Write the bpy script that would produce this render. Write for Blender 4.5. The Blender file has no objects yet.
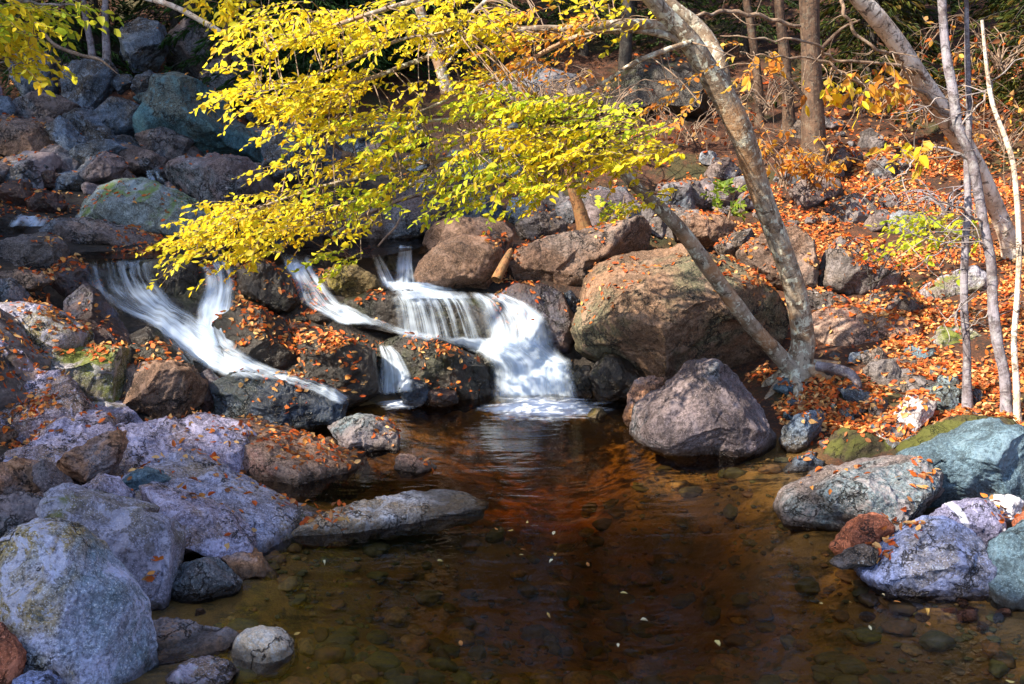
import bpy, math, random
import numpy as np
from mathutils import Vector, Matrix

random.seed(7); rng = np.random.default_rng(7)
SC = bpy.context.scene
COL = SC.collection
W, H, F = 1024, 684, 1000.0
PITCH = math.radians(13.7); CP, SP = math.cos(PITCH), math.sin(PITCH)
CAM = np.array([0.0, 0.0, 2.0])
RX = np.array([1.0, 0, 0]); UP = np.array([0, SP, CP]); FW = np.array([0, CP, -SP])

# ------------------------------------------------------------------ viewing geometry
def ray(px, py):
    return RX * ((px - 512) / F) + UP * ((342 - py) / F) + FW
def at(px, py, Y):
    d = ray(px, py); return CAM + d * (Y / d[1])
def on_z(px, py, z):
    d = ray(px, py); return CAM + d * ((z - CAM[2]) / d[2])

# ------------------------------------------------------------------ noise
_perm = np.concatenate([rng.permutation(256)] * 3)
_grad = rng.normal(size=(256, 3)); _grad /= np.linalg.norm(_grad, axis=1)[:, None]
def perlin(p):
    i = np.floor(p).astype(np.int64); f = p - i; i &= 255
    u = f * f * f * (f * (f * 6 - 15) + 10)
    def g(dx, dy, dz):
        h = _perm[_perm[_perm[(i[:, 0] + dx) & 255] + ((i[:, 1] + dy) & 255)] + ((i[:, 2] + dz) & 255)]
        v = _grad[h]
        return v[:, 0] * (f[:, 0] - dx) + v[:, 1] * (f[:, 1] - dy) + v[:, 2] * (f[:, 2] - dz)
    lx = lambda a, b: a + u[:, 0] * (b - a)
    a = lx(g(0, 0, 0), g(1, 0, 0)); b = lx(g(0, 1, 0), g(1, 1, 0))
    c = lx(g(0, 0, 1), g(1, 0, 1)); d = lx(g(0, 1, 1), g(1, 1, 1))
    e = a + u[:, 1] * (b - a); h = c + u[:, 1] * (d - c)
    return (e + u[:, 2] * (h - e)) * 1.6
def fbm(p, o=4, gain=.5):
    s = 0; a = 1
    for k in range(o):
        s = s + a * perlin(p * (2.03 ** k) + 17.3 * k); a *= gain
    return s
sstep = lambda a, b, x: (lambda t: t * t * (3 - 2 * t))(np.clip((x - a) / (b - a), 0, 1))

# ------------------------------------------------------------------ object helpers
def mesh_obj(name, V, Fc, mat, loc=None, parent=None, smooth=True, uv=None, col=None):
    V = np.asarray(V, float)
    loc = np.zeros(3) if loc is None else np.asarray(loc, float)
    if parent is not None: loc = np.array(parent['_loc'], float)
    me = bpy.data.meshes.new(name)
    if isinstance(Fc, np.ndarray):
        n, k = Fc.shape
        me.vertices.add(len(V)); me.vertices.foreach_set('co', (V - loc).astype(np.float32).ravel())
        me.loops.add(n * k); me.loops.foreach_set('vertex_index', Fc.astype(np.int32).ravel())
        me.polygons.add(n); me.polygons.foreach_set('loop_start', np.arange(0, n * k, k, dtype=np.int32))
        me.update(calc_edges=True)
    else:
        me.from_pydata([tuple(v) for v in (V - loc)], [], Fc)
    if smooth: me.polygons.foreach_set('use_smooth', np.ones(len(me.polygons), bool))
    if uv is not None:
        l = me.uv_layers.new(name='UVMap'); vi = np.zeros(len(me.loops), np.int32)
        me.loops.foreach_get('vertex_index', vi)
        l.data.foreach_set('uv', np.asarray(uv, np.float32)[vi].ravel())
    if col is not None:
        ca = me.color_attributes.new('leaf_colour', 'FLOAT_COLOR', 'POINT')
        c4 = np.ones((len(V), 4), np.float32); c4[:, :3] = col
        ca.data.foreach_set('color', c4.ravel())
    me.materials.append(mat); me.validate(); me.update()
    o = bpy.data.objects.new(name, me); COL.objects.link(o)
    if parent is None: o.location = loc
    else: o.parent = parent
    return o
def tag(o, label=None, cat=None, group=None, kind=None):
    for k, v in (('label', label), ('category', cat), ('group', group), ('kind', kind)):
        if v: o[k] = v
    return o
ROOTS = []
def root(name, loc, label, cat, group=None):
    o = bpy.data.objects.new(name, None); COL.objects.link(o)
    o.location = loc; o['_loc'] = [float(x) for x in loc]; o.empty_display_size = .2
    ROOTS.append(o)
    return tag(o, label, cat, group)
def copy_tree(r, loc, rz, sc, label, group):
    c = r.copy(); COL.objects.link(c); c.location = loc; c.rotation_euler = (0, 0, rz); c.scale = (sc, sc, sc)
    c['label'] = label; c['group'] = group
    for ch in r.children:
        d = ch.copy(); COL.objects.link(d); d.parent = c
    return c

# ------------------------------------------------------------------ materials
def new_mat(name):
    m = bpy.data.materials.new(name); m.use_nodes = True
    nt = m.node_tree; nt.nodes.clear()
    out = nt.nodes.new('ShaderNodeOutputMaterial')
    return m, nt, out
class NB:
    def __init__(s, nt): s.nt = nt
    def n(s, t, **k):
        x = s.nt.nodes.new(t)
        for a, b in k.items(): setattr(x, a, b)
        return x
    def link(s, a, b): s.nt.links.new(a, b)
    def val(s, sock, v):
        if hasattr(v, 'node'): s.link(v, sock)
        else: sock.default_value = v
    def math(s, op, a, b=0.0, c=0.0, clamp=False):
        x = s.n('ShaderNodeMath', operation=op, use_clamp=clamp)
        for i, v in enumerate((a, b, c)): s.val(x.inputs[i], v)
        return x.outputs[0]
    def noise(s, vec, scale, detail=4, rough=.55, dist=0.0, out='Fac'):
        x = s.n('ShaderNodeTexNoise')
        s.link(vec, x.inputs['Vector']); x.inputs['Scale'].default_value = scale
        x.inputs['Detail'].default_value = detail; x.inputs['Roughness'].default_value = rough
        x.inputs['Distortion'].default_value = dist
        return x.outputs[out]
    def rng(s, v, a, b, c=0.0, d=1.0):
        x = s.n('ShaderNodeMapRange', interpolation_type='SMOOTHSTEP'); s.val(x.inputs[0], v)
        for i, q in enumerate((a, b, c, d)): s.val(x.inputs[i + 1], q)
        return x.outputs[0]
    def mix(s, f, a, b, mode='MIX'):
        x = s.n('ShaderNodeMix', data_type='RGBA', blend_type=mode)
        s.val(x.inputs[0], f)
        for i, v in ((6, a), (7, b)):
            if isinstance(v, (tuple, list)): v = (*v[:3], 1)
            s.val(x.inputs[i], v)
        return x.outputs[2]
    def vmath(s, op, a, b):
        x = s.n('ShaderNodeVectorMath', operation=op); s.val(x.inputs[0], a); s.val(x.inputs[1], b)
        return x.outputs[0]
    def bump(s, h, strength, dist):
        x = s.n('ShaderNodeBump'); s.link(h, x.inputs['Height'])
        x.inputs['Strength'].default_value = strength; x.inputs['Distance'].default_value = dist
        return x.outputs['Normal']

def rock_mat(name, base, alt, third=None, lichen=.4, lcol=(.42, .44, .40), moss=0.0, mcol=(.10, .13, .02),
             rough=.78, dark=.55, speck=.5, veins=None, spec=.35):
    m, nt, out = new_mat(name); b = NB(nt)
    tc = b.n('ShaderNodeTexCoord'); oi = b.n('ShaderNodeObjectInfo'); ge = b.n('ShaderNodeNewGeometry')
    off = b.n('ShaderNodeCombineXYZ'); r = b.math('MULTIPLY', oi.outputs['Random'], 91.0)
    for i in range(3): b.link(r, off.inputs[i])
    v = b.vmath('ADD', tc.outputs['Object'], off.outputs[0])
    n1 = b.noise(v, 3.2, 7, .62, .4); n2 = b.noise(v, 1.7, 5, .6, .8); n3 = b.noise(v, 12, 7, .7)
    n4 = b.noise(v, 70, 4, .7); n5 = b.noise(v, 160, 2, .6); n6 = b.noise(v, 26, 5, .75, .3)
    c = b.mix(b.rng(n1, .36, .62), base, alt)
    if third: c = b.mix(b.rng(n2, .47, .62), c, third)
    c = b.mix(b.rng(n3, .50, .72, 0, .55), c, tuple(x * .55 for x in alt))
    # slight per-stone tone
    tone = b.math('ADD', b.math('MULTIPLY', oi.outputs['Random'], .35), .82)
    tv = b.n('ShaderNodeCombineXYZ')
    for i in range(3): b.link(tone, tv.inputs[i])
    c = b.mix(1.0, c, tv.outputs[0], 'MULTIPLY')
    # mineral grain
    g = b.rng(n4, .32, .68, 1 - speck, 1 + speck)
    gv = b.n('ShaderNodeCombineXYZ')
    for i in range(3): b.link(g, gv.inputs[i])
    c = b.mix(1.0, c, gv.outputs[0], 'MULTIPLY')
    c = b.mix(b.rng(n5, .57, .66, 0, .6), c, tuple(min(1, x * 1.75 + .10 * min(1, max(base) / .18) ** 2) for x in base))
    pt = b.noise(v, 6.5, 6, .68, 1.0)
    c = b.mix(b.math('MULTIPLY', b.rng(pt, .55, .60), .55), c, tuple(min(1, x * 1.45 + .05 * min(1, max(base) / .18) ** 2) for x in base))
    c = b.mix(b.math('MULTIPLY', b.rng(pt, .43, .39), .55), c, tuple(x * .5 for x in alt))
    # lichen discs and scabs
    vo = b.n('ShaderNodeTexVoronoi', feature='F1'); vo.inputs['Scale'].default_value = 17
    vd = b.vmath('ADD', v, b.noise(v, 30, 3, .6, 0, 'Color')); b.link(vd, vo.inputs['Vector'])
    disc = b.rng(vo.outputs['Distance'], .30, .22)
    lm = b.math('MULTIPLY', b.rng(n6, .60 - .16 * lichen, .70 - .12 * lichen), b.rng(n2, .62 - .3 * lichen, .72 - .25 * lichen))
    lm = b.math('MAXIMUM', lm, b.math('MULTIPLY', disc, b.rng(n3, .68 - .2 * lichen, .72 - .2 * lichen)))
    c = b.mix(b.math('MULTIPLY', lm, .8), c, lcol)
    # dark growth on the stone
    dk = b.math('MULTIPLY', b.rng(b.math('ADD', b.math('MULTIPLY', n6, .5), b.math('MULTIPLY', n4, .5)), .49, .38), b.rng(n2, .44, .56))
    c = b.mix(b.math('MULTIPLY', dk, dark), c, (.02, .018, .016))
    # cracks
    cv = b.n('ShaderNodeTexVoronoi', feature='DISTANCE_TO_EDGE'); cv.inputs['Scale'].default_value = 2.6
    wd = b.vmath('ADD', v, b.vmath('MULTIPLY', b.noise(v, 3.5, 5, .7, 0, 'Color'), (.55, .55, .55)))
    b.link(wd, cv.inputs['Vector'])
    crack = b.math('MULTIPLY', b.rng(cv.outputs['Distance'], .028, .004), b.rng(n2, .44, .54))
    c = b.mix(b.math('MULTIPLY', crack, .8), c, (.015, .013, .012))
    if veins:
        wv = b.n('ShaderNodeTexWave'); wv.inputs['Scale'].default_value = 2.1; wv.inputs['Distortion'].default_value = 3.5
        wv.inputs['Detail'].default_value = 3; b.link(v, wv.inputs['Vector'])
        c = b.mix(b.rng(wv.outputs['Fac'], .86, .97, 0, .85), c, veins)
    if moss > 0:
        nz = b.n('ShaderNodeSeparateXYZ'); b.link(ge.outputs['Normal'], nz.inputs[0])
        mm = b.math('MULTIPLY', b.rng(nz.outputs[2], .05, .65), b.rng(n1, .66 - .32 * moss, .76 - .30 * moss))
        mc = b.mix(n3, mcol, tuple(x * 2.0 for x in mcol))
        c = b.mix(b.math('MULTIPLY', mm, .9), c, mc)
    # wet foot at the waterline
    px = b.n('ShaderNodeSeparateXYZ'); b.link(ge.outputs['Position'], px.inputs[0])
    hz = b.math('ADD', px.outputs[2], b.math('MULTIPLY', n1, -.05))
    wet = b.rng(hz, .038, -.008)
    c = b.mix(b.math('MULTIPLY', wet, .75), c, (.03, .018, .01))
    bs = b.n('ShaderNodeBsdfPrincipled'); b.link(c, bs.inputs['Base Color'])
    rr = b.math('SUBTRACT', b.math('ADD', rough, b.math('MULTIPLY', b.math('SUBTRACT', n3, .5), .35)), b.math('MULTIPLY', wet, .45), clamp=True)
    b.link(rr, bs.inputs['Roughness']); bs.inputs['Specular IOR Level'].default_value = spec
    h = b.math('ADD', b.math('MULTIPLY', n3, .6), b.math('MULTIPLY', n4, .22))
    h = b.math('ADD', h, b.math('MULTIPLY', n6, .35))
    h = b.math('SUBTRACT', h, b.math('MULTIPLY', crack, .7))
    b.link(b.bump(h, .85, .035), bs.inputs['Normal'])
    b.link(bs.outputs[0], out.inputs[0])
    return m

RM = {  # sky shade is coloured into lilac and blue stones, warm sun into browns
 'lilac': rock_mat('lilac_shade_granite', (.40, .37, .52), (.23, .20, .28), (.24, .16, .12), .35, (.44, .46, .52)),
 'blue': rock_mat('blue_shade_grey_granite', (.24, .28, .50), (.14, .17, .29), (.16, .15, .17), .35, (.42, .46, .55)),
 'ledge': rock_mat('lilac_shade_ledge_stone', (.36, .36, .50), (.22, .20, .26), (.28, .21, .15), .35, (.5, .5, .58), moss=.12),
 'pale': rock_mat('pale_stone', (.60, .57, .60), (.42, .38, .38), (.46, .32, .20), .4, (.62, .62, .62)),
 'white': rock_mat('white_quartz_stone', (.84, .82, .82), (.78, .75, .74), (.72, .52, .34), .3, (.9, .9, .92), dark=.12, speck=.3),
 'olive': rock_mat('olive_lichen_stone', (.34, .33, .44), (.22, .18, .14), (.20, .16, .05), .6, (.34, .36, .42), moss=.25, mcol=(.10, .11, .02)),
 'front': rock_mat('mottled_front_stone', (.46, .47, .66), (.18, .24, .30), (.34, .24, .08), .45, (.46, .48, .62)),
 'mossy': rock_mat('moss_topped_stone', (.26, .25, .29), (.19, .15, .11), (.14, .15, .05), .35, (.40, .41, .42), moss=.6, mcol=(.085, .10, .012)),
 'greenl': rock_mat('green_lichen_granite', (.25, .30, .32), (.17, .18, .16), (.15, .21, .09), .55, (.38, .44, .42), moss=.55, mcol=(.10, .16, .04)),
 'teal': rock_mat('teal_stained_stone', (.05, .13, .16), (.045, .075, .08), (.09, .10, .085), .25, (.16, .34, .40)),
 'tealpale': rock_mat('teal_pale_stone', (.095, .155, .20), (.05, .08, .10), (.10, .11, .10), .3, (.30, .37, .42), dark=.95),
 'brown': rock_mat('brown_granite', (.20, .115, .075), (.105, .062, .04), (.15, .115, .10), .18, (.36, .31, .27)),
 'bigbrown': rock_mat('brown_boulder_stone', (.185, .105, .062), (.095, .056, .034), (.09, .085, .05), .15, (.34, .27, .18), moss=0.0),
 'orange': rock_mat('rusty_stone', (.35, .17, .08), (.22, .11, .07), (.28, .23, .24), .2, (.42, .36, .34)),
 'rust': rock_mat('red_brown_stone', (.42, .13, .06), (.27, .09, .05), None, .1, (.45, .25, .18)),
 'purple': rock_mat('purple_grey_stone', (.17, .13, .135), (.10, .075, .075), (.11, .13, .15), .4, (.46, .44, .46), speck=.5),
 'grey': rock_mat('grey_stone', (.145, .125, .125), (.08, .066, .06), (.11, .078, .058), .3, (.40, .40, .40), moss=.12),
 'tan': rock_mat('tan_stone', (.29, .19, .14), (.20, .12, .09), (.27, .15, .12), .2, (.46, .40, .34)),
 'slab': rock_mat('tan_grey_slab_stone', (.22, .18, .18), (.14, .11, .10), (.14, .18, .20), .3, (.44, .42, .42)),
 'vein': rock_mat('veined_purple_stone', (.27, .26, .40), (.18, .17, .27), None, .2, (.5, .5, .6), veins=(.72, .72, .80)),
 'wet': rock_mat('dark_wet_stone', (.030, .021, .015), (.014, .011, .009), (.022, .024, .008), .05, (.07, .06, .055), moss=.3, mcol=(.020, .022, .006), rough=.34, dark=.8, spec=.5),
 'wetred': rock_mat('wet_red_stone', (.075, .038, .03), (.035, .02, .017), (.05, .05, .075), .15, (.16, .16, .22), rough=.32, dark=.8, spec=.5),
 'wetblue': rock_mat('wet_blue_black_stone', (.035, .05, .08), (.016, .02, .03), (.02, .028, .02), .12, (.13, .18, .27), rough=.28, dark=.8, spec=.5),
 'mossdark': rock_mat('dark_moss_bank', (.05, .038, .02), (.03, .022, .012), (.07, .06, .015), .1, (.12, .11, .05), moss=.95, mcol=(.055, .058, .010)),
 'mossgold': rock_mat('golden_moss_stone', (.17, .12, .05), (.10, .07, .03), (.20, .16, .03), .2, (.30, .24, .08), moss=.6, mcol=(.16, .12, .02)),
 'shade': rock_mat('shaded_blue_stone', (.11, .15, .21), (.06, .075, .095), (.085, .07, .055), .4, (.30, .36, .44)),  # blue shade of the upstream rocks is in this colour
 'shadebrown': rock_mat('shaded_brown_stone', (.15, .115, .11), (.085, .062, .055), (.14, .16, .19), .4, (.32, .34, .38)),  # darker brown, with upstream shade in its colour
}

# ------------------------------------------------------------------ terrain
CTRL = []
def cp(px, py, Y): CTRL.append(tuple(at(px, py, Y)))
def cw(x, y, z): CTRL.append((x, y, z))
def cz(px, py, z, zz=None):
    q = on_z(px, py, z); CTRL.append((q[0], q[1], z if zz is None else zz))
for py, Y in ((684, 2.95), (600, 3.4), (530, 3.9), (460, 4.6), (400, 5.3), (350, 5.9), (300, 6.6), (240, 7.6), (200, 8.6), (160, 9.6), (120, 10.8), (60, 12.5), (0, 15)):
    cp(0, py, Y)
for py, Y in ((640, 3.3), (560, 3.9), (500, 4.5), (440, 5.2), (400, 5.75), (362, 6.1)): cp(110, py, Y)
for py, Y in ((330, 6.65), (300, 6.95), (262, 7.35)): cp(60, py, Y)
for py, Y in ((500, 4.65), (450, 5.25), (420, 5.65), (405, 6.0), (385, 6.2), (330, 6.75)): cp(240, py, Y)
for py, Y in ((285, 7.05), (300, 6.85)): cp(160, py, Y)
for x in (130, 230, 300): cp(x, 262, 7.35)
cp(330, 300, 6.95); cp(330, 340, 6.7); cp(350, 390, 6.35); cp(300, 405, 6.1)
cp(395, 345, 6.8); cp(440, 300, 7.15); cp(410, 260, 7.65); cp(440, 345, 6.85); cp(520, 345, 6.95); cp(500, 300, 7.2); cp(540, 398, 6.75); cp(420, 398, 6.6)
for x in (210, 290, 370): cz(x, 244, .865, .72)
for x in (230, 330, 400): cz(x, 236, .865, .78)
for x in (80, 160): cp(x, 238, 7.9)
for py, Y in ((215, 9.1), (190, 9.8), (150, 10.8), (100, 12), (40, 13.5), (0, 15)): cp(300, py, Y)
for py, Y in ((225, 8.7), (190, 9.5), (150, 10.5), (100, 11.8), (0, 15)): cp(450, py, Y)
for py, Y in ((375, 6.95), (290, 7.6), (240, 8.4), (200, 9.2), (150, 10.3), (100, 11.5), (50, 13), (0, 15)): cp(610, py, Y)
for py, Y in ((400, 6.55), (350, 7.15), (300, 7.6)): cp(700, py, Y)
cp(760, 335, 7.1)
for py, Y in ((462, 5.35), (440, 5.6), (400, 6.0), (370, 6.4), (330, 7.0), (290, 7.6), (240, 8.5), (200, 9.3), (150, 10.3), (100, 11.5), (50, 13), (0, 15)): cp(800, py, Y)
for py, Y in ((455, 5.3), (420, 5.65)): cp(880, py, Y)
for py, Y in ((600, 3.78), (500, 4.5), (430, 5.3), (380, 5.9), (320, 6.8), (250, 8), (150, 10), (60, 12), (0, 14)): cp(1000, py, Y)
# pool bed
for px, py, z in ((330, 640, -.14), (450, 640, -.22), (600, 640, -.26), (750, 640, -.24), (880, 650, -.18), (980, 650, -.12), (420, 560, -.34), (560, 560, -.5), (700, 560, -.48), (800, 560, -.34),
                  (500, 520, -.45), (620, 500, -.6), (720, 500, -.4), (470, 460, -.45), (560, 450, -.65), (420, 430, -.3), (600, 425, -.4), (500, 425, -.5), (330, 575, -.18), (250, 640, -.08), (370, 490, -.16)):
    cz(px, py, 0, z)
for px, py, z in ((268, 590, 0), (230, 650, 0), (785, 480, 0), (790, 530, -.04), (865, 580, -.02), (930, 600, -.02), (1000, 612, 0), (400, 520, -.10), (495, 505, -.14), (300, 560, -.06), (650, 455, -.12)):
    cz(px, py, 0, z)
for p in ((0, 2, -.2), (1.5, 2, -.15), (-1, 2, .05), (0, -4, -.2), (0, -12, -.5), (-2.6, 0, .5), (3, 1, .35), (-4, -6, 1.5), (4, -6, 1.2), (-4.5, 3, .9), (-5, 6, 1.3), (-6, 9, 2.2), (-9, 3, 3.2), (-10, 8, 4.4), (-9, 14, 5.5), (-16, 5, 8), (-16, -8, 8), (-14, 20, 10),
          (4, 4.5, .6), (5.5, 6.5, 1.3), (7, 9, 2.6), (8, 4, 2.2), (9, 13, 5), (15, 6, 6.5), (15, -8, 6), (14, 20, 9.5), (0, 20, 5.6), (-5, 20, 6.5), (5, 20, 6.3), (0, 30, 11), (-18, 32, 17), (18, 32, 16), (0, 60, 26), (-40, 60, 34), (40, 60, 34),
          (-40, 20, 22), (40, 20, 20), (-40, -20, 18), (40, -20, 16), (0, -30, -1.5), (-80, 100, 45), (80, 100, 45), (-80, -60, 30), (80, -60, 30), (-80, 20, 36), (80, 20, 36), (0, 100, 42), (0, -60, -3)):
    cw(*p)
CTRL = np.array(CTRL)
_low = (CTRL[:, 2] > .03) & (CTRL[:, 0] > -3.4) & (CTRL[:, 0] < .2) & (CTRL[:, 1] > 3.2) & (CTRL[:, 1] < 7.2)
CTRL[_low, 2] -= .12
_A = np.linalg.norm(CTRL[:, None, :2] - CTRL[None, :, :2], axis=2)
_n = len(CTRL)
_M = np.zeros((_n + 3, _n + 3)); _M[:_n, :_n] = _A - np.eye(_n) * .04
_M[:_n, _n] = 1; _M[:_n, _n + 1:] = CTRL[:, :2]; _M[_n:, :_n] = _M[:_n, _n:].T
_wt = np.linalg.solve(_M, np.concatenate([CTRL[:, 2], np.zeros(3)]))
def height(x, y):
    x = np.atleast_1d(np.asarray(x, float)); y = np.atleast_1d(np.asarray(y, float))
    out = np.empty(len(x))
    for s in range(0, len(x), 20000):
        q = np.stack([x[s:s + 20000], y[s:s + 20000]], 1)
        d = np.linalg.norm(q[:, None] - CTRL[None, :, :2], axis=2)
        out[s:s + 20000] = d @ _wt[:_n] + _wt[_n] + q @ _wt[_n + 1:]
    p = np.stack([x, y, np.zeros_like(x)], 1)
    far = np.clip((np.hypot(x, y - 5) - 8) / 10, 0, 1)
    return out + fbm(p * .9, 3) * (.04 + .3 * far) + fbm(p * 4.0, 2) * .018
_ts = np.concatenate([np.arange(2.0, 14, .03), np.arange(14, 60, .2)])
def hit_ground(px, py, water=True):
    d = ray(px, py); q = CAM + d[None] * (_ts / d[1])[:, None]
    h = height(q[:, 0], q[:, 1])
    if water: h = np.maximum(h, 0)
    k = np.nonzero(q[:, 2] <= h)[0]
    return q[k[0]] if len(k) else q[-1]

def terrain_mesh():
    def axis(lo, hi, a, b, fine):
        pts = list(np.arange(a, b, fine)); s = fine; x = b
        while x < hi: pts.append(x); s *= 1.12; x += s
        pts.append(hi); s = fine; x = a - fine
        while x > lo: pts.insert(0, x); s *= 1.12; x -= s
        pts.insert(0, lo); return np.array(pts)
    xs = axis(-90, 90, -7, 8, .06); ys = axis(-70, 110, 1.5, 16, .06)
    X, Y = np.meshgrid(xs, ys); Z = height(X.ravel(), Y.ravel())
    V = np.stack([X.ravel(), Y.ravel(), Z], 1)
    V[:, 2] += fbm(V * 9.0, 2) * .008
    nx, ny = len(xs), len(ys)
    i = (np.arange(ny - 1)[:, None] * nx + np.arange(nx - 1)[None]).ravel()
    return V, np.stack([i, i + 1, i + nx + 1, i + nx], 1)

def ground_mat():
    m, nt, out = new_mat('forest_floor_and_streambed'); b = NB(nt)
    ge = b.n('ShaderNodeNewGeometry'); P = ge.outputs['Position']
    n1 = b.noise(P, 1.3, 6, .6, .5); n2 = b.noise(P, 7, 6, .65); n3 = b.noise(P, 38, 5, .7); n4 = b.noise(P, .35, 3, .5)
    soil = b.mix(b.rng(n2, .35, .65), (.030, .014, .008), (.085, .030, .012))
    soil = b.mix(b.rng(n3, .52, .66, 0, .75), soil, (.24, .075, .02))
    soil = b.mix(b.math('MULTIPLY', b.rng(n1, .52, .62), .7), soil, (.045, .050, .012))
    bed = b.mix(b.rng(n1, .38, .62), (.30, .165, .035), (.19, .105, .024))
    bed = b.mix(b.rng(n2, .50, .66, 0, .8), bed, (.05, .045, .012))
    bed = b.mix(b.rng(n3, .56, .70, 0, .7), bed, (.22, .12, .035))
    sp = b.n('ShaderNodeSeparateXYZ'); b.link(P, sp.inputs[0])
    ra = b.n('ShaderNodeAttribute', attribute_name='bare_rock_and_shade')
    rock_c = b.mix(b.rng(n2, .38, .6), (.014, .011, .009), (.045, .034, .028)); rock_c = b.mix(b.rng(n3, .56, .68, 0, .6), rock_c, (.10, .075, .06))
    soil = b.mix(ra.outputs['Fac'], soil, rock_c)
    c = b.mix(b.rng(b.math('ADD', sp.outputs[2], b.math('MULTIPLY', n2, .05)), .07, .0), soil, bed)
    bs = b.n('ShaderNodeBsdfPrincipled'); b.link(c, bs.inputs['Base Color']); bs.inputs['Roughness'].default_value = .85
    b.link(b.bump(b.math('ADD', n2, b.math('MULTIPLY', n3, .5)), .9, .05), bs.inputs['Normal'])
    b.link(bs.outputs[0], out.inputs[0]); return m
tv, tf = terrain_mesh()
GO = tag(mesh_obj('ground', tv, tf, ground_mat()), kind='structure')
_a = GO.data.attributes.new('bare_rock_and_shade', 'FLOAT', 'POINT')
_m = sstep(1.5, .9, tv[:, 0] + fbm(tv * 1.5, 2) * .3) * sstep(11.5, 10, tv[:, 1]) * sstep(2, 3, tv[:, 1]) * sstep(-6, -5, tv[:, 0])  # also carried under the big boulder to darken its shaded hollow by colour
_m *= 1 - sstep(-.6, .2, tv[:, 0]) * sstep(7.3, 7.9, tv[:, 1])
_a.data.foreach_set('value', _m.astype(np.float32))

# ------------------------------------------------------------------ rocks
def icosphere(level):
    t = (1 + 5 ** .5) / 2
    V = np.array([(-1, t, 0), (1, t, 0), (-1, -t, 0), (1, -t, 0), (0, -1, t), (0, 1, t), (0, -1, -t), (0, 1, -t), (t, 0, -1), (t, 0, 1), (-t, 0, -1), (-t, 0, 1)], float)
    Fc = np.array([(0, 11, 5), (0, 5, 1), (0, 1, 7), (0, 7, 10), (0, 10, 11), (1, 5, 9), (5, 11, 4), (11, 10, 2), (10, 7, 6), (7, 1, 8), (3, 9, 4), (3, 4, 2), (3, 2, 6), (3, 6, 8), (3, 8, 9), (4, 9, 5), (2, 4, 11), (6, 2, 10), (8, 6, 7), (9, 8, 1)])
    V /= np.linalg.norm(V, axis=1)[:, None]
    for _ in range(level):
        e = np.sort(np.concatenate([Fc[:, [0, 1]], Fc[:, [1, 2]], Fc[:, [2, 0]]]), axis=1)
        u, inv = np.unique(e, axis=0, return_inverse=True); inv = inv.ravel()
        mid = V[u[:, 0]] + V[u[:, 1]]; mid /= np.linalg.norm(mid, axis=1)[:, None]
        n = len(Fc); a, b, c = inv[:n] + len(V), inv[n:2 * n] + len(V), inv[2 * n:] + len(V)
        V = np.concatenate([V, mid])
        Fc = np.concatenate([np.stack([Fc[:, 0], a, c], 1), np.stack([Fc[:, 1], b, a], 1), np.stack([Fc[:, 2], c, b], 1), np.stack([a, b, c], 1)])
    return V, Fc
ICO = {k: icosphere(k) for k in (1, 2, 3, 4, 5, 6)}
def vnormals(V, Fc):
    n = np.cross(V[Fc[:, 1]] - V[Fc[:, 0]], V[Fc[:, 2]] - V[Fc[:, 0]])
    N = np.zeros_like(V)
    for k in range(3):
        for j in range(3): N[:, j] += np.bincount(Fc[:, k], n[:, j], len(V))
    return N / (np.linalg.norm(N, axis=1)[:, None] + 1e-12)
def radial(P2, n=360):
    th = np.linspace(-math.pi, math.pi, n, endpoint=False); r = np.zeros(n)
    for i, t in enumerate(th):
        d = np.array([math.cos(t), math.sin(t)])
        for a, b in zip(P2, np.roll(P2, -1, 0)):
            e = b - a; den = d[0] * e[1] - d[1] * e[0]
            if abs(den) < 1e-9: continue
            s = (a[0] * e[1] - a[1] * e[0]) / den; q = (a[0] * d[1] - a[1] * d[0]) / den
            if s > 0 and -1e-6 <= q <= 1 + 1e-6: r[i] = max(r[i], s)
    r[r == 0] = r[r > 0].min()
    k = np.array([1, 2, 3, 2, 1.]); k /= k.sum()
    r = np.convolve(np.concatenate([r[-2:], r, r[:2]]), k, 'valid')
    return lambda a: np.interp(a, np.concatenate([th, [math.pi]]), np.concatenate([r, r[:1]]))
def area_centroid(P):
    x, y = P[:, 0], P[:, 1]; x2, y2 = np.roll(x, -1), np.roll(y, -1)
    c = x * y2 - x2 * y; A = c.sum() / 2
    return np.array([((x + x2) * c).sum(), ((y + y2) * c).sum()]) / (6 * A)
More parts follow.
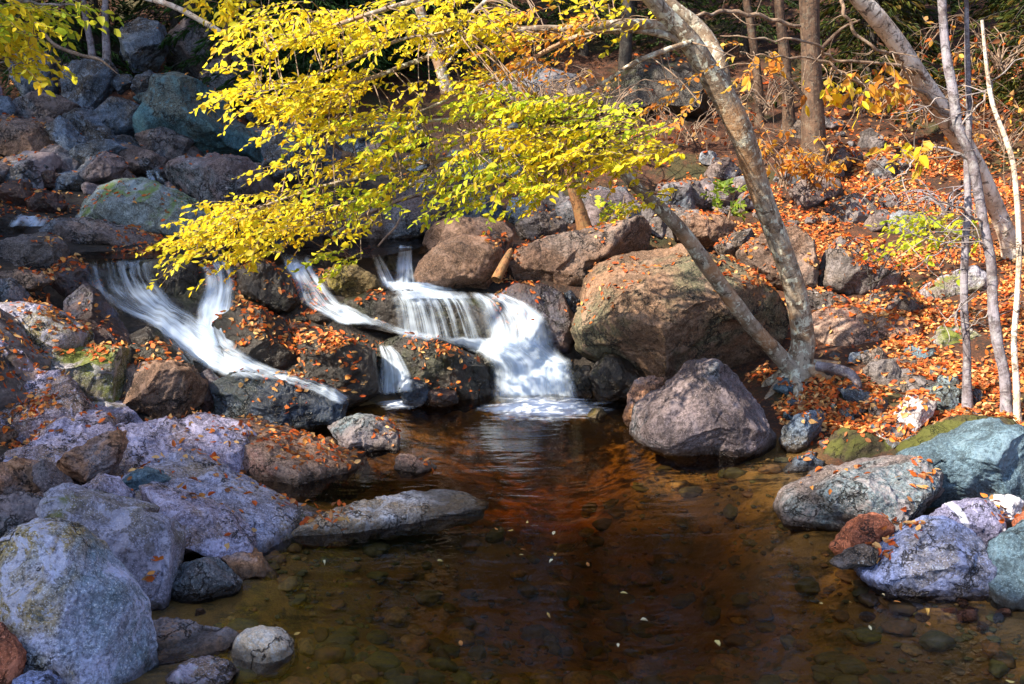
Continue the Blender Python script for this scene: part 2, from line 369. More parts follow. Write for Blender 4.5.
def rock(name, label, cat, group, mat, poly, plane=None, Y=None, thick=.85, ht=.16, k=2.7, lvl=None, cuts=5, amp=.035, rough=1.0, seed=0, cam_back=.6, sink=.14):
    P = np.array(poly, float); R = np.random.default_rng(seed + 11)
    wpx, hpx = np.ptp(P[:, 0]), np.ptp(P[:, 1])
    if lvl is None: lvl = 6 if max(wpx, hpx) > 105 else (5 if max(wpx, hpx) > 32 else 4)
    D, Fc = ICO[lvl]
    if plane is None:
        c0 = area_centroid(P); ymax = P[:, 1].max()
        low = P[:, 1] > c0[1]
        P[low, 1] += sink * hpx * (P[low, 1] - c0[1]) / (ymax - c0[1])
        c = area_centroid(P)
        if Y is None: Y = hit_ground(c0[0], ymax)[1]
        s = Y / (CP + (342 - ymax) / F * SP)
        T = thick * .5 * min(wpx, hpx * 1.7) * s / F
        s += T * cam_back
        C = CAM + s * ray(c[0], c[1])
        A, B, N = RX, UP, -FW
        P2 = np.stack([(P[:, 0] - c[0]), -(P[:, 1] - c[1])], 1) * s / F
    else:
        if isinstance(plane, (int, float)):
            q0 = np.array([0, 0, plane]); N = np.array([0, 0, 1.0])
        else:
            a3 = [at(*t) for t in plane]; q0 = a3[0]; N = np.cross(a3[1] - a3[0], a3[2] - a3[0]); N /= np.linalg.norm(N)
            if N[2] < 0: N = -N
        pts = []
        for px, py in P:
            d = ray(px, py); pts.append(CAM + d * (((q0 - CAM) @ N) / (d @ N)))
        pts = np.array(pts); A = np.cross(np.array([0, 1.0, 0]), N); A /= np.linalg.norm(A); B = np.cross(N, A)
        P2 = np.stack([pts @ A, pts @ B], 1); c = area_centroid(P2); P2 = P2 - c
        T = ht / 2
        C = A * c[0] + B * c[1] + N * (q0 @ N) - N * T * .9
    rad = radial(P2)
    th = np.arctan2(D[:, 1], D[:, 0]); rho = np.hypot(D[:, 0], D[:, 1])
    kk = k if plane is None else k + 2
    sc = (rho ** kk + np.abs(D[:, 2]) ** kk) ** (-1 / kk)
    q = D * sc[:, None]
    for _ in range(cuts):
        m = R.normal(size=3); m[2] = (abs(m[2]) + .55) * (1 if R.random() < .75 else -1); m /= np.linalg.norm(m)
        hcut = R.uniform(.64, .9); dd = q @ m - hcut
        q = q - np.maximum(dd, 0)[:, None] * m[None] * .93
    r = rad(th); size = float(np.mean(r))
    off = R.uniform(-50, 50, 3)
    V = C + (q[:, 0] * r)[:, None] * A + (q[:, 1] * r)[:, None] * B + (q[:, 2] * T)[:, None] * N
    Nn = vnormals(V, Fc)
    rs = min(size, T * 1.8)
    d = fbm((V + off) * (1.1 / max(rs, .05)), 3) * amp * rs * 1.3
    sil = np.clip(np.abs(Nn @ N) if plane is None else 1, .25, 1)
    pw = V + off
    pw = pw + .25 * np.stack([perlin(pw * 1.7), perlin(pw * 1.7 + 9), perlin(pw * 1.7 + 23)], 1)
    cr = np.abs(perlin(pw * (1.5 / max(size, .12)))); cr2 = np.abs(perlin(pw * 5.5 + 40))
    d = d * sil - sstep(.035, .0, cr) * np.clip(perlin(pw * 1.1 + 60) * 3, 0, 1) * min(.02, .05 * rs) * rough
    if plane is not None: d = d * .5
    if cuts >= 4:
        ns = 34; sd_ = R.integers(0, len(V), ns); Cc = V[sd_]; tl = R.normal(size=(ns, 3)) * .10; hh = R.normal(size=ns) * .016 * rs
        pv = V + .10 * size * np.stack([perlin(pw * (2.2 / size)), perlin(pw * (2.2 / size) + 31), perlin(pw * (2.2 / size) + 57)], 1)
        best = np.full((len(V), 2), 1e9); val = np.zeros((len(V), 2))
        for j in range(ns):
            q_ = pv - Cc[j]; dj = (q_ * q_).sum(1); vj = q_ @ tl[j] + hh[j]
            a1 = dj < best[:, 0]; a2 = ~a1 & (dj < best[:, 1])
            best[a1, 1] = best[a1, 0]; val[a1, 1] = val[a1, 0]; best[a1, 0] = dj[a1]; val[a1, 0] = vj[a1]
            best[a2, 1] = dj[a2]; val[a2, 1] = vj[a2]
        b0, b1 = np.sqrt(best[:, 0]), np.sqrt(best[:, 1]); e_ = np.clip((b1 - b0) / (.09 * size), 0, 1); w1 = .5 * (1 - e_)
        d = d + np.clip(val[:, 0] * (1 - w1) + val[:, 1] * w1, -.06 * rs, .06 * rs) * (.8 if plane is None else .5)
    d = d + (fbm(pw * 9, 3, .6) * .010 + fbm(pw * 34, 2) * .0035) * rough * min(1, size / .15 + .3)
    if plane is not None:   # bedding steps
        z = fbm(pw * np.array([1.6, 1.6, .5]), 2) * 2; d = d + (sstep(.42, .58, z - np.floor(z)) - .5) * min(.016, ht * .06)
    V = V + Nn * d[:, None]
    o = mesh_obj(name, V, Fc, RM[mat], loc=C - np.array([0, 0, 0]))
    return tag(o, label, cat, group)
# ------------------------------------------------------------------ the rocks seen one by one
LB, RB, CB, UB, HB = 'boulders on the near left bank', 'boulders on the right bank', 'rocks of the cascade', 'boulders upstream on the left', 'boulders below the wooded slope'
ROCKS = []
def rk(name, mat, group, label, poly, **kw):
    nums = [float(t) for t in poly.split()]
    ROCKS.append((name, mat, group, label, list(zip(nums[::2], nums[1::2])), kw))
# --- near left bank
rk('boulder', 'front', LB, 'large rounded boulder mottled blue and ochre, biggest at the lower left corner', '2 590 1 565 5 540 18 525 42 517 68 522 87 538 105 562 124 583 140 607 150 636 153 668 148 700 100 708 60 700 30 675 12 640 3 612', Y=3.0, thick=.95, k=2.5, cuts=3, amp=.03)
rk('boulder', 'olive', LB, 'olive and lilac blocky boulder directly behind the large rounded corner boulder', '43 505 50 495 65 488 95 495 130 505 160 512 172 520 178 540 176 570 172 590 155 612 138 608 120 585 100 560 75 530 50 520', Y=3.62, k=3.4, cuts=7)
rk('boulder', 'lilac', LB, 'lilac topped boulder with a brown undercut beside the sloping slab', '136 486 165 490 200 500 235 515 252 535 255 552 230 556 210 546 185 556 175 575 160 560 140 520', Y=4.0, k=3.2, cuts=6)
rk('rock', 'purple', LB, 'angular wedge rock with a sharp ridge under the lilac topped boulder', '174 575 185 563 210 558 225 570 240 583 235 592 210 602 190 612 174 612', Y=3.72, k=3.2, cuts=8)
rk('rock', 'orange', LB, 'pointed brown rock dipping into the pool below the slab', '213 553 240 550 262 553 278 572 288 590 270 596 245 590 228 572', Y=3.95, k=3, cuts=6)
rk('rock_slab', 'orange', LB, 'low reddish slab at the water edge behind the white cobble', '143 620 170 613 205 613 242 625 228 636 190 641 150 650', plane=.06, ht=.3, cuts=2)
rk('cobble', 'white', LB, 'white egg shaped cobble standing in shallow water at lower left', '233 655 236 640 245 630 262 627 280 630 291 642 292 660 285 672 265 678 245 674 236 666', Y=3.28, k=2.3, cuts=1, amp=.02, thick=1.0, sink=.05)
rk('rock', 'lilac', LB, 'low grey rock between the white cobble and the large corner boulder', '168 675 180 665 205 658 225 663 237 674 224 688 190 694 172 688', Y=3.1, k=2.6)
rk('rock', 'rust', LB, 'reddish rock cut by the left edge below the large corner boulder', '-14 625 0 622 14 638 22 655 18 680 5 697 -14 694', Y=2.86)
rk('rock', 'blue', LB, 'low blue grey rock in front of the large corner boulder', '16 678 30 670 50 674 66 688 60 704 16 704', Y=2.82)
rk('rock', 'lilac', LB, 'lilac rock cut by the left edge above the large corner boulder', '-14 548 -4 538 4 545 5 580 2 610 -14 612', Y=3.2)
rk('boulder', 'purple', LB, 'speckled purple rock at the left edge above the large corner boulder', '-8 504 5 495 20 491 38 497 48 515 42 528 20 536 -8 540', Y=3.75)
rk('boulder', 'orange', LB, 'rock with lilac top and rusty underside at the left edge', '-8 466 20 458 38 462 46 475 40 487 15 497 -8 494', Y=4.15)
rk('rock', 'purple', LB, 'purple wedge rock leaning between two rusty sided blocks', '30 465 45 460 60 476 80 490 68 500 50 497 38 485', Y=4.1, cuts=7)
rk('boulder', 'olive', LB, 'long blue topped rock behind the olive and lilac boulder', '42 495 60 484 95 492 130 497 160 508 150 520 110 525 60 515', Y=3.85)
rk('rock', 'lilac', LB, 'small lilac rock wedged above the long blue topped rock', '82 487 100 473 115 478 132 495 128 506 105 505 90 499', Y=4.1)
rk('boulder', 'orange', LB, 'block with rusty orange front face and pale sloping top', '57 462 75 450 105 432 122 430 125 442 121 458 106 477 90 482 62 478', Y=4.45, k=3.8, cuts=8)
rk('rock_slab', 'lilac', LB, 'lilac slab with leaves in its hollow left of the rusty fronted block', '2 432 38 410 80 404 118 410 120 428 85 446 62 466 38 458 8 452', plane=((20, 440, 4.65), (110, 415, 5.2), (60, 460, 4.45)), ht=.5, cuts=3)
rk('rock_slab', 'lilac', LB, 'lilac ledge between the square brown boulder and the broad cracked slab', '96 418 130 408 180 411 240 417 262 426 240 440 190 438 150 446 118 452 104 440', plane=((110, 440, 4.95), (180, 412, 5.45), (240, 436, 5.1)), ht=.6, cuts=2, amp=.03)
rk('rock_slab', 'ledge', LB, 'broad cracked blue grey slab sloping down to the pool', '112 462 130 440 165 428 200 428 250 438 298 455 322 470 342 488 362 498 350 514 300 526 272 541 240 536 200 515 170 504 140 492 118 480', plane=((130, 460, 4.62), (210, 432, 5.18), (290, 515, 4.44)), ht=.6, cuts=2, amp=.02)
rk('rock_slab', 'tealpale', LB, 'small teal slab stepping up to the broad cracked slab', '118 482 138 468 160 470 172 480 152 492 132 494', Y=4.4, k=3)
rk('rock_slab', 'pale', LB, 'narrow pale tongue of rock reaching into the pool', '285 528 318 512 350 501 390 494 410 487 430 483 455 481 475 486 491 491 484 500 460 507 420 514 380 521 340 526', plane=((350, 512, 4.52), (430, 497, 4.72), (488, 493, 4.79)), ht=.13, amp=.05, cuts=1)
rk('rock_slab', 'tan', LB, 'flat brown leaf strewn shelf behind the broad cracked slab', '170 432 215 418 260 412 300 415 330 420 362 430 374 448 350 462 300 468 255 455 215 445', plane=((200, 432, 5.22), (300, 418, 5.62), (350, 458, 5.2)), ht=.5, cuts=2, amp=.03)
rk('rock', 'slab', LB, 'grey block on the end of the brown leaf strewn shelf', '326 427 345 417 365 415 387 419 398 433 399 447 375 452 352 449 338 440', Y=5.5, k=3.6, cuts=7)
rk('rock', 'tan', LB, 'small brown rock alone in the pool off the leaf strewn shelf', '394 457 400 453 415 456 430 461 437 467 421 474 402 474 394 468', Y=5.2, k=2.6)
rk('boulder', 'brown', LB, 'square brown boulder beside the foot of the left waterfall', '122 366 140 361 175 362 195 368 204 385 200 400 185 411 165 414 140 408 121 409', Y=5.75, k=4, cuts=6)
rk('boulder', 'mossy', LB, 'moss topped block left of the square brown boulder', '32 352 60 346 100 346 124 348 124 375 119 405 100 402 70 392 40 382', Y=5.75, k=4, cuts=6)
rk('rock_slab', 'lilac', LB, 'weathered slab at the left edge below the moss topped block', '-10 376 30 364 62 368 98 380 108 396 92 407 60 409 25 404 -10 400', plane=((10, 398, 5.15), (60, 372, 5.5), (100, 400, 5.25)), ht=.5, cuts=3)
rk('boulder', 'olive', LB, 'big lichen mottled slab at the left edge above the moss topped block', '-10 306 20 302 48 305 68 320 87 333 84 346 60 353 20 356 -10 356', Y=5.95, k=3.2)
rk('rock', 'purple', LB, 'smooth purple rock above the lichen mottled slab at left', '-10 282 10 277 22 288 30 300 16 306 -10 306', Y=6.5)
rk('rock_slab', 'brown', LB, 'layered brown shelf rock at the left edge beside fallen leaves', '-10 275 25 269 50 271 55 278 34 288 -10 288', Y=6.75, k=4)
rk('boulder', 'grey', LB, 'grey knobbly shelf rock beside the still upper pool', '-10 247 10 237 20 231 45 232 64 244 63 262 45 274 20 278 -10 276', Y=7.2, k=3.2, cuts=6)
rk('rock', 'wet', CB, 'dark flat ledge covered with wet leaves above the square brown boulder', '122 348 150 342 176 348 190 362 150 366 124 364', Y=6.05)
rk('rock', 'wetred', CB, 'dark wet rock between the square brown boulder and the left waterfall', '196 376 210 369 220 380 218 397 207 409 196 404', Y=5.95)
rk('boulder', 'wetblue', CB, 'blue black dome with water sliding over it at the pool edge', '212 382 240 371 280 374 310 380 335 390 348 402 342 416 310 423 250 424 220 418', Y=5.85, thick=.7)
# --- cascade
rk('boulder', 'wetred', CB, 'dark red wet rock left of the left waterfall under fallen leaves', '62 300 84 284 100 296 118 318 134 338 120 350 84 346 64 326', Y=6.3, thick=.7)
rk('boulder', 'wet', CB, 'black wet rock at the left foot of the left waterfall', '130 336 150 326 172 342 190 358 198 374 176 372 146 356', Y=6.15, thick=.7)
rk('rock', 'wetred', CB, 'dark rock above the left waterfall covered in leaves', '52 268 74 258 88 268 90 288 70 296 54 286', Y=6.95, thick=.7)
rk('ledge_rock', 'wet', CB, 'sloping dark ledge under the left waterfall', '78 256 240 257 262 300 300 350 330 384 250 386 190 362 140 332 96 300', plane=((100, 257, 7.34), (235, 258, 7.34), (260, 378, 6.15)), ht=.7, amp=.05, cuts=2)
rk('boulder', 'wet', CB, 'black rock parting the two streams of the left waterfall', '140 262 175 256 196 264 200 285 196 315 180 318 163 295 148 280', Y=6.95, thick=.6)
rk('boulder', 'wet', CB, 'dark mossy mound sprinkled with leaves right of the left waterfall', '216 322 235 306 265 308 285 320 302 345 298 372 262 376 232 364', Y=6.3, thick=.8)
rk('boulder', 'wet', CB, 'dark wet rock with orange leaves in the middle of the cascade', '288 332 318 324 345 334 374 350 382 385 350 402 310 398 290 372', Y=6.3, thick=.8)
rk('boulder', 'wet', CB, 'dark rounded rock behind the middle trickle with leaves on top', '236 268 258 260 276 266 292 280 300 297 292 308 266 304 242 292', Y=6.9)
rk('boulder', 'mossgold', CB, 'golden moss covered rock below the yellow branch tips', '326 276 335 265 355 265 375 276 385 288 365 294 345 294 330 290', Y=7.1)
rk('ledge_rock', 'wet', CB, 'broad dark ledge behind the water curtain', '345 300 372 292 430 291 480 293 500 300 506 340 450 344 390 342 352 330', Y=6.95, thick=.9, k=4.5, cuts=2)
rk('ledge_rock', 'wet', CB, 'dark leafy ledge below the water curtain', '378 345 400 336 445 344 490 366 498 400 430 408 384 402', Y=6.5, thick=.8)
rk('rock', 'wetred', CB, 'dark red stone at the foot of the leafy ledge', '424 394 440 388 456 391 458 402 440 406 425 404', Y=6.35)
rk('rock', 'wetblue', CB, 'rounded wet stone beside the small side fall', '400 388 412 380 426 383 432 396 420 404 404 402', Y=6.35)
rk('ledge_rock', 'wet', CB, 'stepped dark ledge under the white main fall', '468 293 500 296 530 306 548 322 552 345 572 366 574 402 500 408 486 380 474 350', Y=6.75, thick=.9, k=3.6)
rk('boulder', 'wetred', CB, 'dark boulder with leaves on its back right of the main fall', '496 294 515 284 545 284 562 294 577 322 570 348 548 344 530 318', Y=7.0)
rk('rock', 'wetblue', CB, 'wet rock between the dark leafy boulder and the big brown boulder', '553 295 570 290 580 300 578 318 562 316', Y=7.15)
rk('rock', 'wet', CB, 'black splashed rock at the right side of the main fall', '566 375 576 364 590 365 596 380 590 399 571 400', Y=6.6)
rk('rock', 'mossgold', CB, 'small olive rock just above the pool near the main fall', '585 416 592 409 600 408 607 414 605 421 592 421', Y=6.15)
rk('rock', 'wet', CB, 'dark rock between the twin spouts at the cascade top', '375 259 388 254 400 258 402 280 390 284 380 274', Y=7.55)
rk('rock', 'wet', CB, 'black rock standing in for the shade in the hollow under the largest brown boulder', '588 374 604 352 640 358 664 380 646 402 600 404', Y=6.5, thick=.7)  # added rock; its near-black colour stands in for shade under the boulder
# --- big ones right of the fall
rk('boulder', 'bigbrown', RB, 'largest brown boulder overhanging the pool beside the waterfall', '571 330 578 300 584 275 597 261 626 252 650 249 680 247 715 255 750 275 780 305 786 325 772 347 745 360 720 376 690 384 650 378 610 362 580 347', Y=6.62, thick=1.0, k=2.9, cuts=9, amp=.06, sink=.04, cam_back=.35)
rk('boulder', 'purple', RB, 'speckled purple grey boulder in front of the largest brown boulder', '633 430 637 408 653 395 682 374 692 361 708 358 718 366 742 372 760 385 772 405 775 430 768 452 745 462 700 456 660 446 640 438', Y=5.45, thick=.9, k=2.9, cuts=6)
rk('cobble', 'orange', RB, 'rounded orange lit stone between the purple boulder and the cave', '622 417 626 395 635 381 650 376 664 378 662 395 645 408 632 422', Y=5.95)  # the warm light on this stone is given by its orange colour
rk('boulder', 'brown', RB, 'long brown boulder lying across behind the largest boulder', '502 265 515 250 540 240 575 232 610 222 640 217 650 228 648 247 625 262 595 272 580 285 560 290 530 284 508 276', Y=7.6, thick=.9, k=2.9)
rk('boulder', 'brown', RB, 'smooth brown boulder right beside the twin spouts', '412 275 420 262 440 243 465 235 490 237 503 250 500 270 485 286 455 290 425 288', Y=7.3, k=2.6, cuts=3)
rk('boulder', 'brown', RB, 'brown boulder behind the smooth one beside the twin spouts', '413 252 425 230 445 219 480 216 505 221 515 235 506 258 470 262', Y=7.75, k=2.6)
rk('boulder', 'shadebrown', UB, 'long blue and brown rock at the back of the upper pool', '318 230 345 215 360 200 380 192 410 190 430 195 446 210 440 226 415 237 380 241 345 238', Y=8.35, thick=.7)
rk('rock', 'grey', HB, 'flat topped grey stone behind the long brown boulder', '515 224 530 214 555 213 569 224 566 238 540 242 520 238', Y=8.3)
rk('rock', 'shade', HB, 'upright blue stone left of the flat topped grey stone', '503 213 510 198 525 195 536 204 536 217 515 224', Y=8.6, cuts=8)
rk('rock', 'grey', HB, 'grey stone above the flat topped stone beside the orange post', '537 212 545 195 560 189 569 199 566 216', Y=8.8)
rk('boulder', 'purple', HB, 'grey purple boulder right of the orange post', '577 217 581 196 600 185 625 189 638 205 636 221 610 225 590 225', Y=8.7, cuts=7)
rk('rock', 'grey', HB, 'small dark stone at the end of the long brown boulder', '647 231 652 218 662 214 669 225 662 237', Y=8.1)
rk('boulder', 'grey', HB, 'rounded grey boulder below the yellow leaves on the slope', '668 197 672 185 685 180 700 182 710 193 702 205 682 208', Y=9.0)
rk('boulder', 'brown', HB, 'long low brown rock behind the slanting stem', '668 222 690 214 720 216 736 225 726 238 700 243 678 238', Y=8.1, k=3)
rk('rock', 'grey', HB, 'grey wedge stone between the slanting stem and the tall trunk', '714 246 730 234 750 229 757 240 742 253 722 255', Y=7.8, cuts=7)
rk('boulder', 'brown', HB, 'large grey brown boulder half hidden behind the tall trunk', '735 252 750 239 775 229 795 227 811 239 816 260 813 284 795 290 770 280 745 266', Y=7.55)
rk('boulder', 'grey', HB, 'big smooth grey boulder surrounded by orange leaves', '820 282 825 250 835 237 860 233 883 242 896 270 898 292 880 306 860 306 845 290 830 288', Y=7.45, k=2.9, cuts=5)
rk('rock', 'grey', HB, 'pointed grey stone below the big smooth grey boulder', '857 306 870 297 885 288 900 289 921 305 918 317 890 315 866 311', Y=7.15, cuts=8)
rk('boulder', 'tan', HB, 'flat faced pinkish tan boulder beside the tall trunk foot', '800 327 820 312 845 305 870 309 900 314 916 325 916 347 880 356 840 362 808 358 802 342', Y=6.75, k=4, cuts=5)
rk('rock', 'grey', HB, 'dark grey stone behind the pinkish tan boulder', '797 302 805 289 825 291 846 299 847 314 822 319 803 315', Y=7.3)
rk('boulder', 'grey', HB, 'upright grey boulder high on the leafy slope', '826 217 833 202 850 194 868 191 881 200 879 217 860 228 838 228', Y=8.8)
rk('rock', 'shadebrown', HB, 'dark stone beside the layered green sapling leaves', '883 222 895 211 915 214 937 222 932 234 900 238 884 230', Y=8.5)
rk('rock', 'grey', HB, 'small grey stone highest among the orange leaves', '856 147 862 132 870 128 878 134 881 147 868 153', Y=10.3)
rk('rock', 'shadebrown', HB, 'mossy dark stone above the upright slope boulder', '865 167 878 151 892 149 899 162 896 180 875 184', Y=9.6)
rk('boulder', 'mossy', HB, 'mossy bank boulder behind the thin bluish stem', '918 292 940 277 970 267 986 275 987 294 950 303 924 302', Y=7.3)
rk('boulder', 'mossy', HB, 'green mossy rock between the thin stems and the tan boulder', '926 342 945 325 967 327 985 340 980 362 940 362', Y=6.5)
# --- right bank foreground
rk('rock', 'grey', RB, 'smooth grey stone in the middle of the leafy bank', '861 373 868 362 885 360 905 366 916 378 901 394 880 391 864 382', Y=6.05)
rk('rock', 'shade', RB, 'dark stone behind the smooth grey stone on the leafy bank', '849 363 858 352 872 350 882 357 867 369', Y=6.4)
rk('rock', 'grey', RB, 'flat grey stone behind and right of the smooth grey stone', '884 362 905 354 925 353 937 362 926 374 906 371', Y=6.3, k=3.4)
rk('rock', 'grey', RB, 'low grey stone just above the white lichen rock', '899 391 905 378 920 373 940 377 947 388 926 400 903 401', Y=5.85)
rk('rock', 'pale', RB, 'small white lichen covered rock standing in orange leaves', '894 423 897 405 905 394 920 392 933 400 931 413 915 428 904 433', Y=5.45, cuts=6)
rk('rock', 'tealpale', RB, 'teal grey stone leaning by the thin bluish stem', '924 390 940 383 960 389 967 405 945 415 929 404', Y=5.65)
rk('rock', 'shade', RB, 'blue grey stone on the bank right of the purple boulder', '781 441 785 427 800 414 815 411 827 418 823 431 808 445 791 448', Y=5.5)
rk('cobble', 'pale', RB, 'little pale stone below the white lichen rock', '864 438 872 431 882 432 887 440 876 444', Y=5.35)
rk('rock_slab', 'shade', RB, 'thin wet slab at the water line under the mossy bank', '783 470 795 459 810 455 824 461 817 469 800 474', Y=5.2, k=3)
rk('boulder', 'mossdark', RB, 'olive mossy hummock between the white lichen rock and the big teal rock', '898 447 925 428 965 415 1010 418 1020 432 990 446 950 458 905 460', Y=5.0, k=2.4)
rk('boulder', 'mossdark', RB, 'mossy bank mound with leaves beside the blue grey stone', '818 462 826 440 845 428 870 434 892 448 886 464 850 474 826 472', Y=5.25)
rk('rock_slab', 'slab', RB, 'wide tan grey slab sloping into the pool on the right', '783 509 790 495 815 480 850 467 885 459 912 456 930 465 940 485 922 512 900 527 870 537 830 534 800 527 787 519', Y=4.28, thick=1.1, k=3.2)
rk('boulder', 'tealpale', RB, 'big teal rock with black lichen patches at the right edge', '891 470 905 455 930 448 960 435 985 425 1005 421 1032 428 1054 450 1056 490 1022 503 990 505 950 503 910 495 893 483', Y=4.4, thick=.95, k=3)
rk('rock', 'vein', RB, 'purple rock with white quartz veins below the big teal rock', '922 522 940 508 965 498 985 499 999 515 1001 537 985 552 960 549 932 534', Y=4.05, cuts=6)
rk('rock', 'pale', RB, 'small pale stone perched beside the quartz veined rock', '989 506 997 495 1012 494 1023 502 1019 513 1004 518 992 515', Y=4.15)
rk('boulder', 'blue', RB, 'triangular blue boulder at the pool edge on the right', '858 570 880 550 905 534 930 521 950 521 971 532 986 555 987 587 975 596 940 598 905 592 875 584', Y=3.78, thick=.9, k=2.9, cuts=6)
rk('boulder', 'tealpale', RB, 'teal boulder cut by the right edge beside the triangular blue one', '984 572 990 550 1005 534 1030 519 1054 540 1056 597 1020 606 990 599', Y=3.7, k=3)
rk('rock', 'rust', RB, 'red brown rock between the tan slab and the triangular boulder', '832 547 845 530 862 516 878 514 891 525 889 541 866 550 840 556', Y=4.0, cuts=6)
rk('cobble', 'grey', RB, 'flat grey cobble at the water under the red brown rock', '831 561 845 551 865 545 878 549 876 561 856 567 838 565', Y=3.86)
rk('rock', 'rust', RB, 'reddish stone at the right edge above the teal boulder', '1014 520 1024 510 1040 514 1040 530 1018 530', Y=4.0)
# --- upstream left
rk('boulder', 'greenl', UB, 'large green lichen covered boulder behind the upper pool', '78 197 92 180 113 174 145 178 184 193 217 215 211 230 184 240 147 238 110 230 87 222 78 214', Y=8.15, thick=.9, k=2.9, cuts=6)
rk('rock_slab', 'shadebrown', UB, 'pale low slab along the foot of the green lichen boulder', '36 230 53 217 79 216 105 221 137 230 164 240 147 245 105 243 66 244', Y=7.75, k=3.4)
rk('rock', 'wetred', UB, 'wet dark red rock by the left trickle', '-6 192 15 180 30 182 37 200 26 217 -6 218', Y=8.5)
rk('rock', 'wetred', UB, 'wet leaf flecked rock touching the green lichen boulder', '28 202 45 190 60 192 67 205 57 218 34 218', Y=8.4)
rk('rock', 'wetred', UB, 'small wet rock above the leaf flecked one', '30 176 50 171 67 176 65 188 45 191', Y=9.1)
rk('rock', 'wet', UB, 'low dark rock at the left edge beside the trickle', '-8 222 8 216 22 222 24 236 4 242 -8 242', Y=7.75)
rk('boulder', 'purple', UB, 'rounded purple rock above the green lichen boulder', '77 171 85 156 105 152 122 157 130 167 116 177 90 179', Y=9.2)
rk('boulder', 'shadebrown', UB, 'pale brown rock right of the rounded purple rock', '111 151 125 144 145 149 166 158 161 169 135 171 121 163', Y=9.6)
rk('rock_slab', 'purple', UB, 'wide flat lilac slab behind the yellow leaves at left', '162 170 180 156 215 154 250 159 258 172 254 190 236 206 205 206 180 190', Y=8.7, k=3.6)
rk('boulder', 'brown', UB, 'large rusty brown boulder at the left edge upstream', '-6 132 8 122 30 120 45 126 57 140 64 158 42 162 10 155 -6 150', Y=9.6)
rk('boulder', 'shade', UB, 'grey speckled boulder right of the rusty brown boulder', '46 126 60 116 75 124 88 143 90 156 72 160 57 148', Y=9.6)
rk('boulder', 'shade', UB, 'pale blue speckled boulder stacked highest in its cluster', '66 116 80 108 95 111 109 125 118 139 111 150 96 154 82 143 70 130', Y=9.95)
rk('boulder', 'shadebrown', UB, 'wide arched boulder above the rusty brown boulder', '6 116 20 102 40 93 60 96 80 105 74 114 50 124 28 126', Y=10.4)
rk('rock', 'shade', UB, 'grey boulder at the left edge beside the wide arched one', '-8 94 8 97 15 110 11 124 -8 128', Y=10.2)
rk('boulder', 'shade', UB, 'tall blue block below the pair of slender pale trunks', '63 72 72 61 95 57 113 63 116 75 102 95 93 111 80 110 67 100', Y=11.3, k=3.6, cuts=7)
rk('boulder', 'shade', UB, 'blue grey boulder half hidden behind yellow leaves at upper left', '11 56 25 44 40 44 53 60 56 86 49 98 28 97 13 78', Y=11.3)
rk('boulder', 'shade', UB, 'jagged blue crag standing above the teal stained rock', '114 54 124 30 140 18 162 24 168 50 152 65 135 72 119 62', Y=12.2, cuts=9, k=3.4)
rk('boulder', 'teal', UB, 'broad teal stained bedrock face under the dark hollow', '138 125 147 108 157 92 160 80 182 75 202 83 220 92 231 112 260 132 264 155 226 152 200 150 171 160 147 146', Y=10.1, thick=.8, k=3.2, cuts=6)
rk('boulder', 'shadebrown', UB, 'brown boulder leaning on the teal stained bedrock', '137 136 150 126 170 129 191 140 181 156 165 161 145 154', Y=9.9)
rk('rock', 'shade', UB, 'bright blue wedge stone left of the teal stained bedrock', '130 89 138 76 152 71 160 77 156 87 140 95', Y=11.3, cuts=7)
rk('rock', 'teal', UB, 'small teal stone under the bright blue wedge stone', '133 99 140 93 150 94 153 101 145 105', Y=11.0)
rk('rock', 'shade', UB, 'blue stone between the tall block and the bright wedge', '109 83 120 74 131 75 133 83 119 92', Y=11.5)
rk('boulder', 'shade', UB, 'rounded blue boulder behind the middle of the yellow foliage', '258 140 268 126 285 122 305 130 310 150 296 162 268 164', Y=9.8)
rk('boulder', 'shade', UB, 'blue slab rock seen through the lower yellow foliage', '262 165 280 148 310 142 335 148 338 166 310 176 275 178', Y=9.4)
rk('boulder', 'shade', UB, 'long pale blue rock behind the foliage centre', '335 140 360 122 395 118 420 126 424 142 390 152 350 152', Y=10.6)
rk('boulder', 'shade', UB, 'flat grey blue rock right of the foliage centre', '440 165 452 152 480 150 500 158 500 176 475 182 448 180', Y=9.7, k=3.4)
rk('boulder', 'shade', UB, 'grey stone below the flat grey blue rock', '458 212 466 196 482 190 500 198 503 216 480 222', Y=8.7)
rk('boulder', 'wet', HB, 'near black rock bank standing in for deep shade behind the bare brush at top centre', '590 116 604 76 636 58 686 60 706 84 704 116 660 128 620 126', Y=10.9, k=3.2, cuts=8)  # added; the near-black stone colour stands in for a deeply shaded gap
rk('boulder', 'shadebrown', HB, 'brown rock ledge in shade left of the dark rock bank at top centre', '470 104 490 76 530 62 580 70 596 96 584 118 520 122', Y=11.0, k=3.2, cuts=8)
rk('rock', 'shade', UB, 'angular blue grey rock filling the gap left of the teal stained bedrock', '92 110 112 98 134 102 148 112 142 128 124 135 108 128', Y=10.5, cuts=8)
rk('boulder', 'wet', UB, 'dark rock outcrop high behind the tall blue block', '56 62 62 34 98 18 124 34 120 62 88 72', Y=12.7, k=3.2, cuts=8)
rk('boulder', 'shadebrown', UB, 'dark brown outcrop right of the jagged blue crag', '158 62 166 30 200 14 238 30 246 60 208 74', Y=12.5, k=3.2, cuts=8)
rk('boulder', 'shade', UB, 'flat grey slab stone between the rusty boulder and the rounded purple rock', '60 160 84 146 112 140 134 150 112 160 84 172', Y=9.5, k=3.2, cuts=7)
rk('boulder', 'shadebrown', UB, 'brown grey stone at the left edge below the rusty brown boulder', '-6 172 6 156 34 158 52 168 40 180 4 186', Y=9.1, k=3, cuts=7)
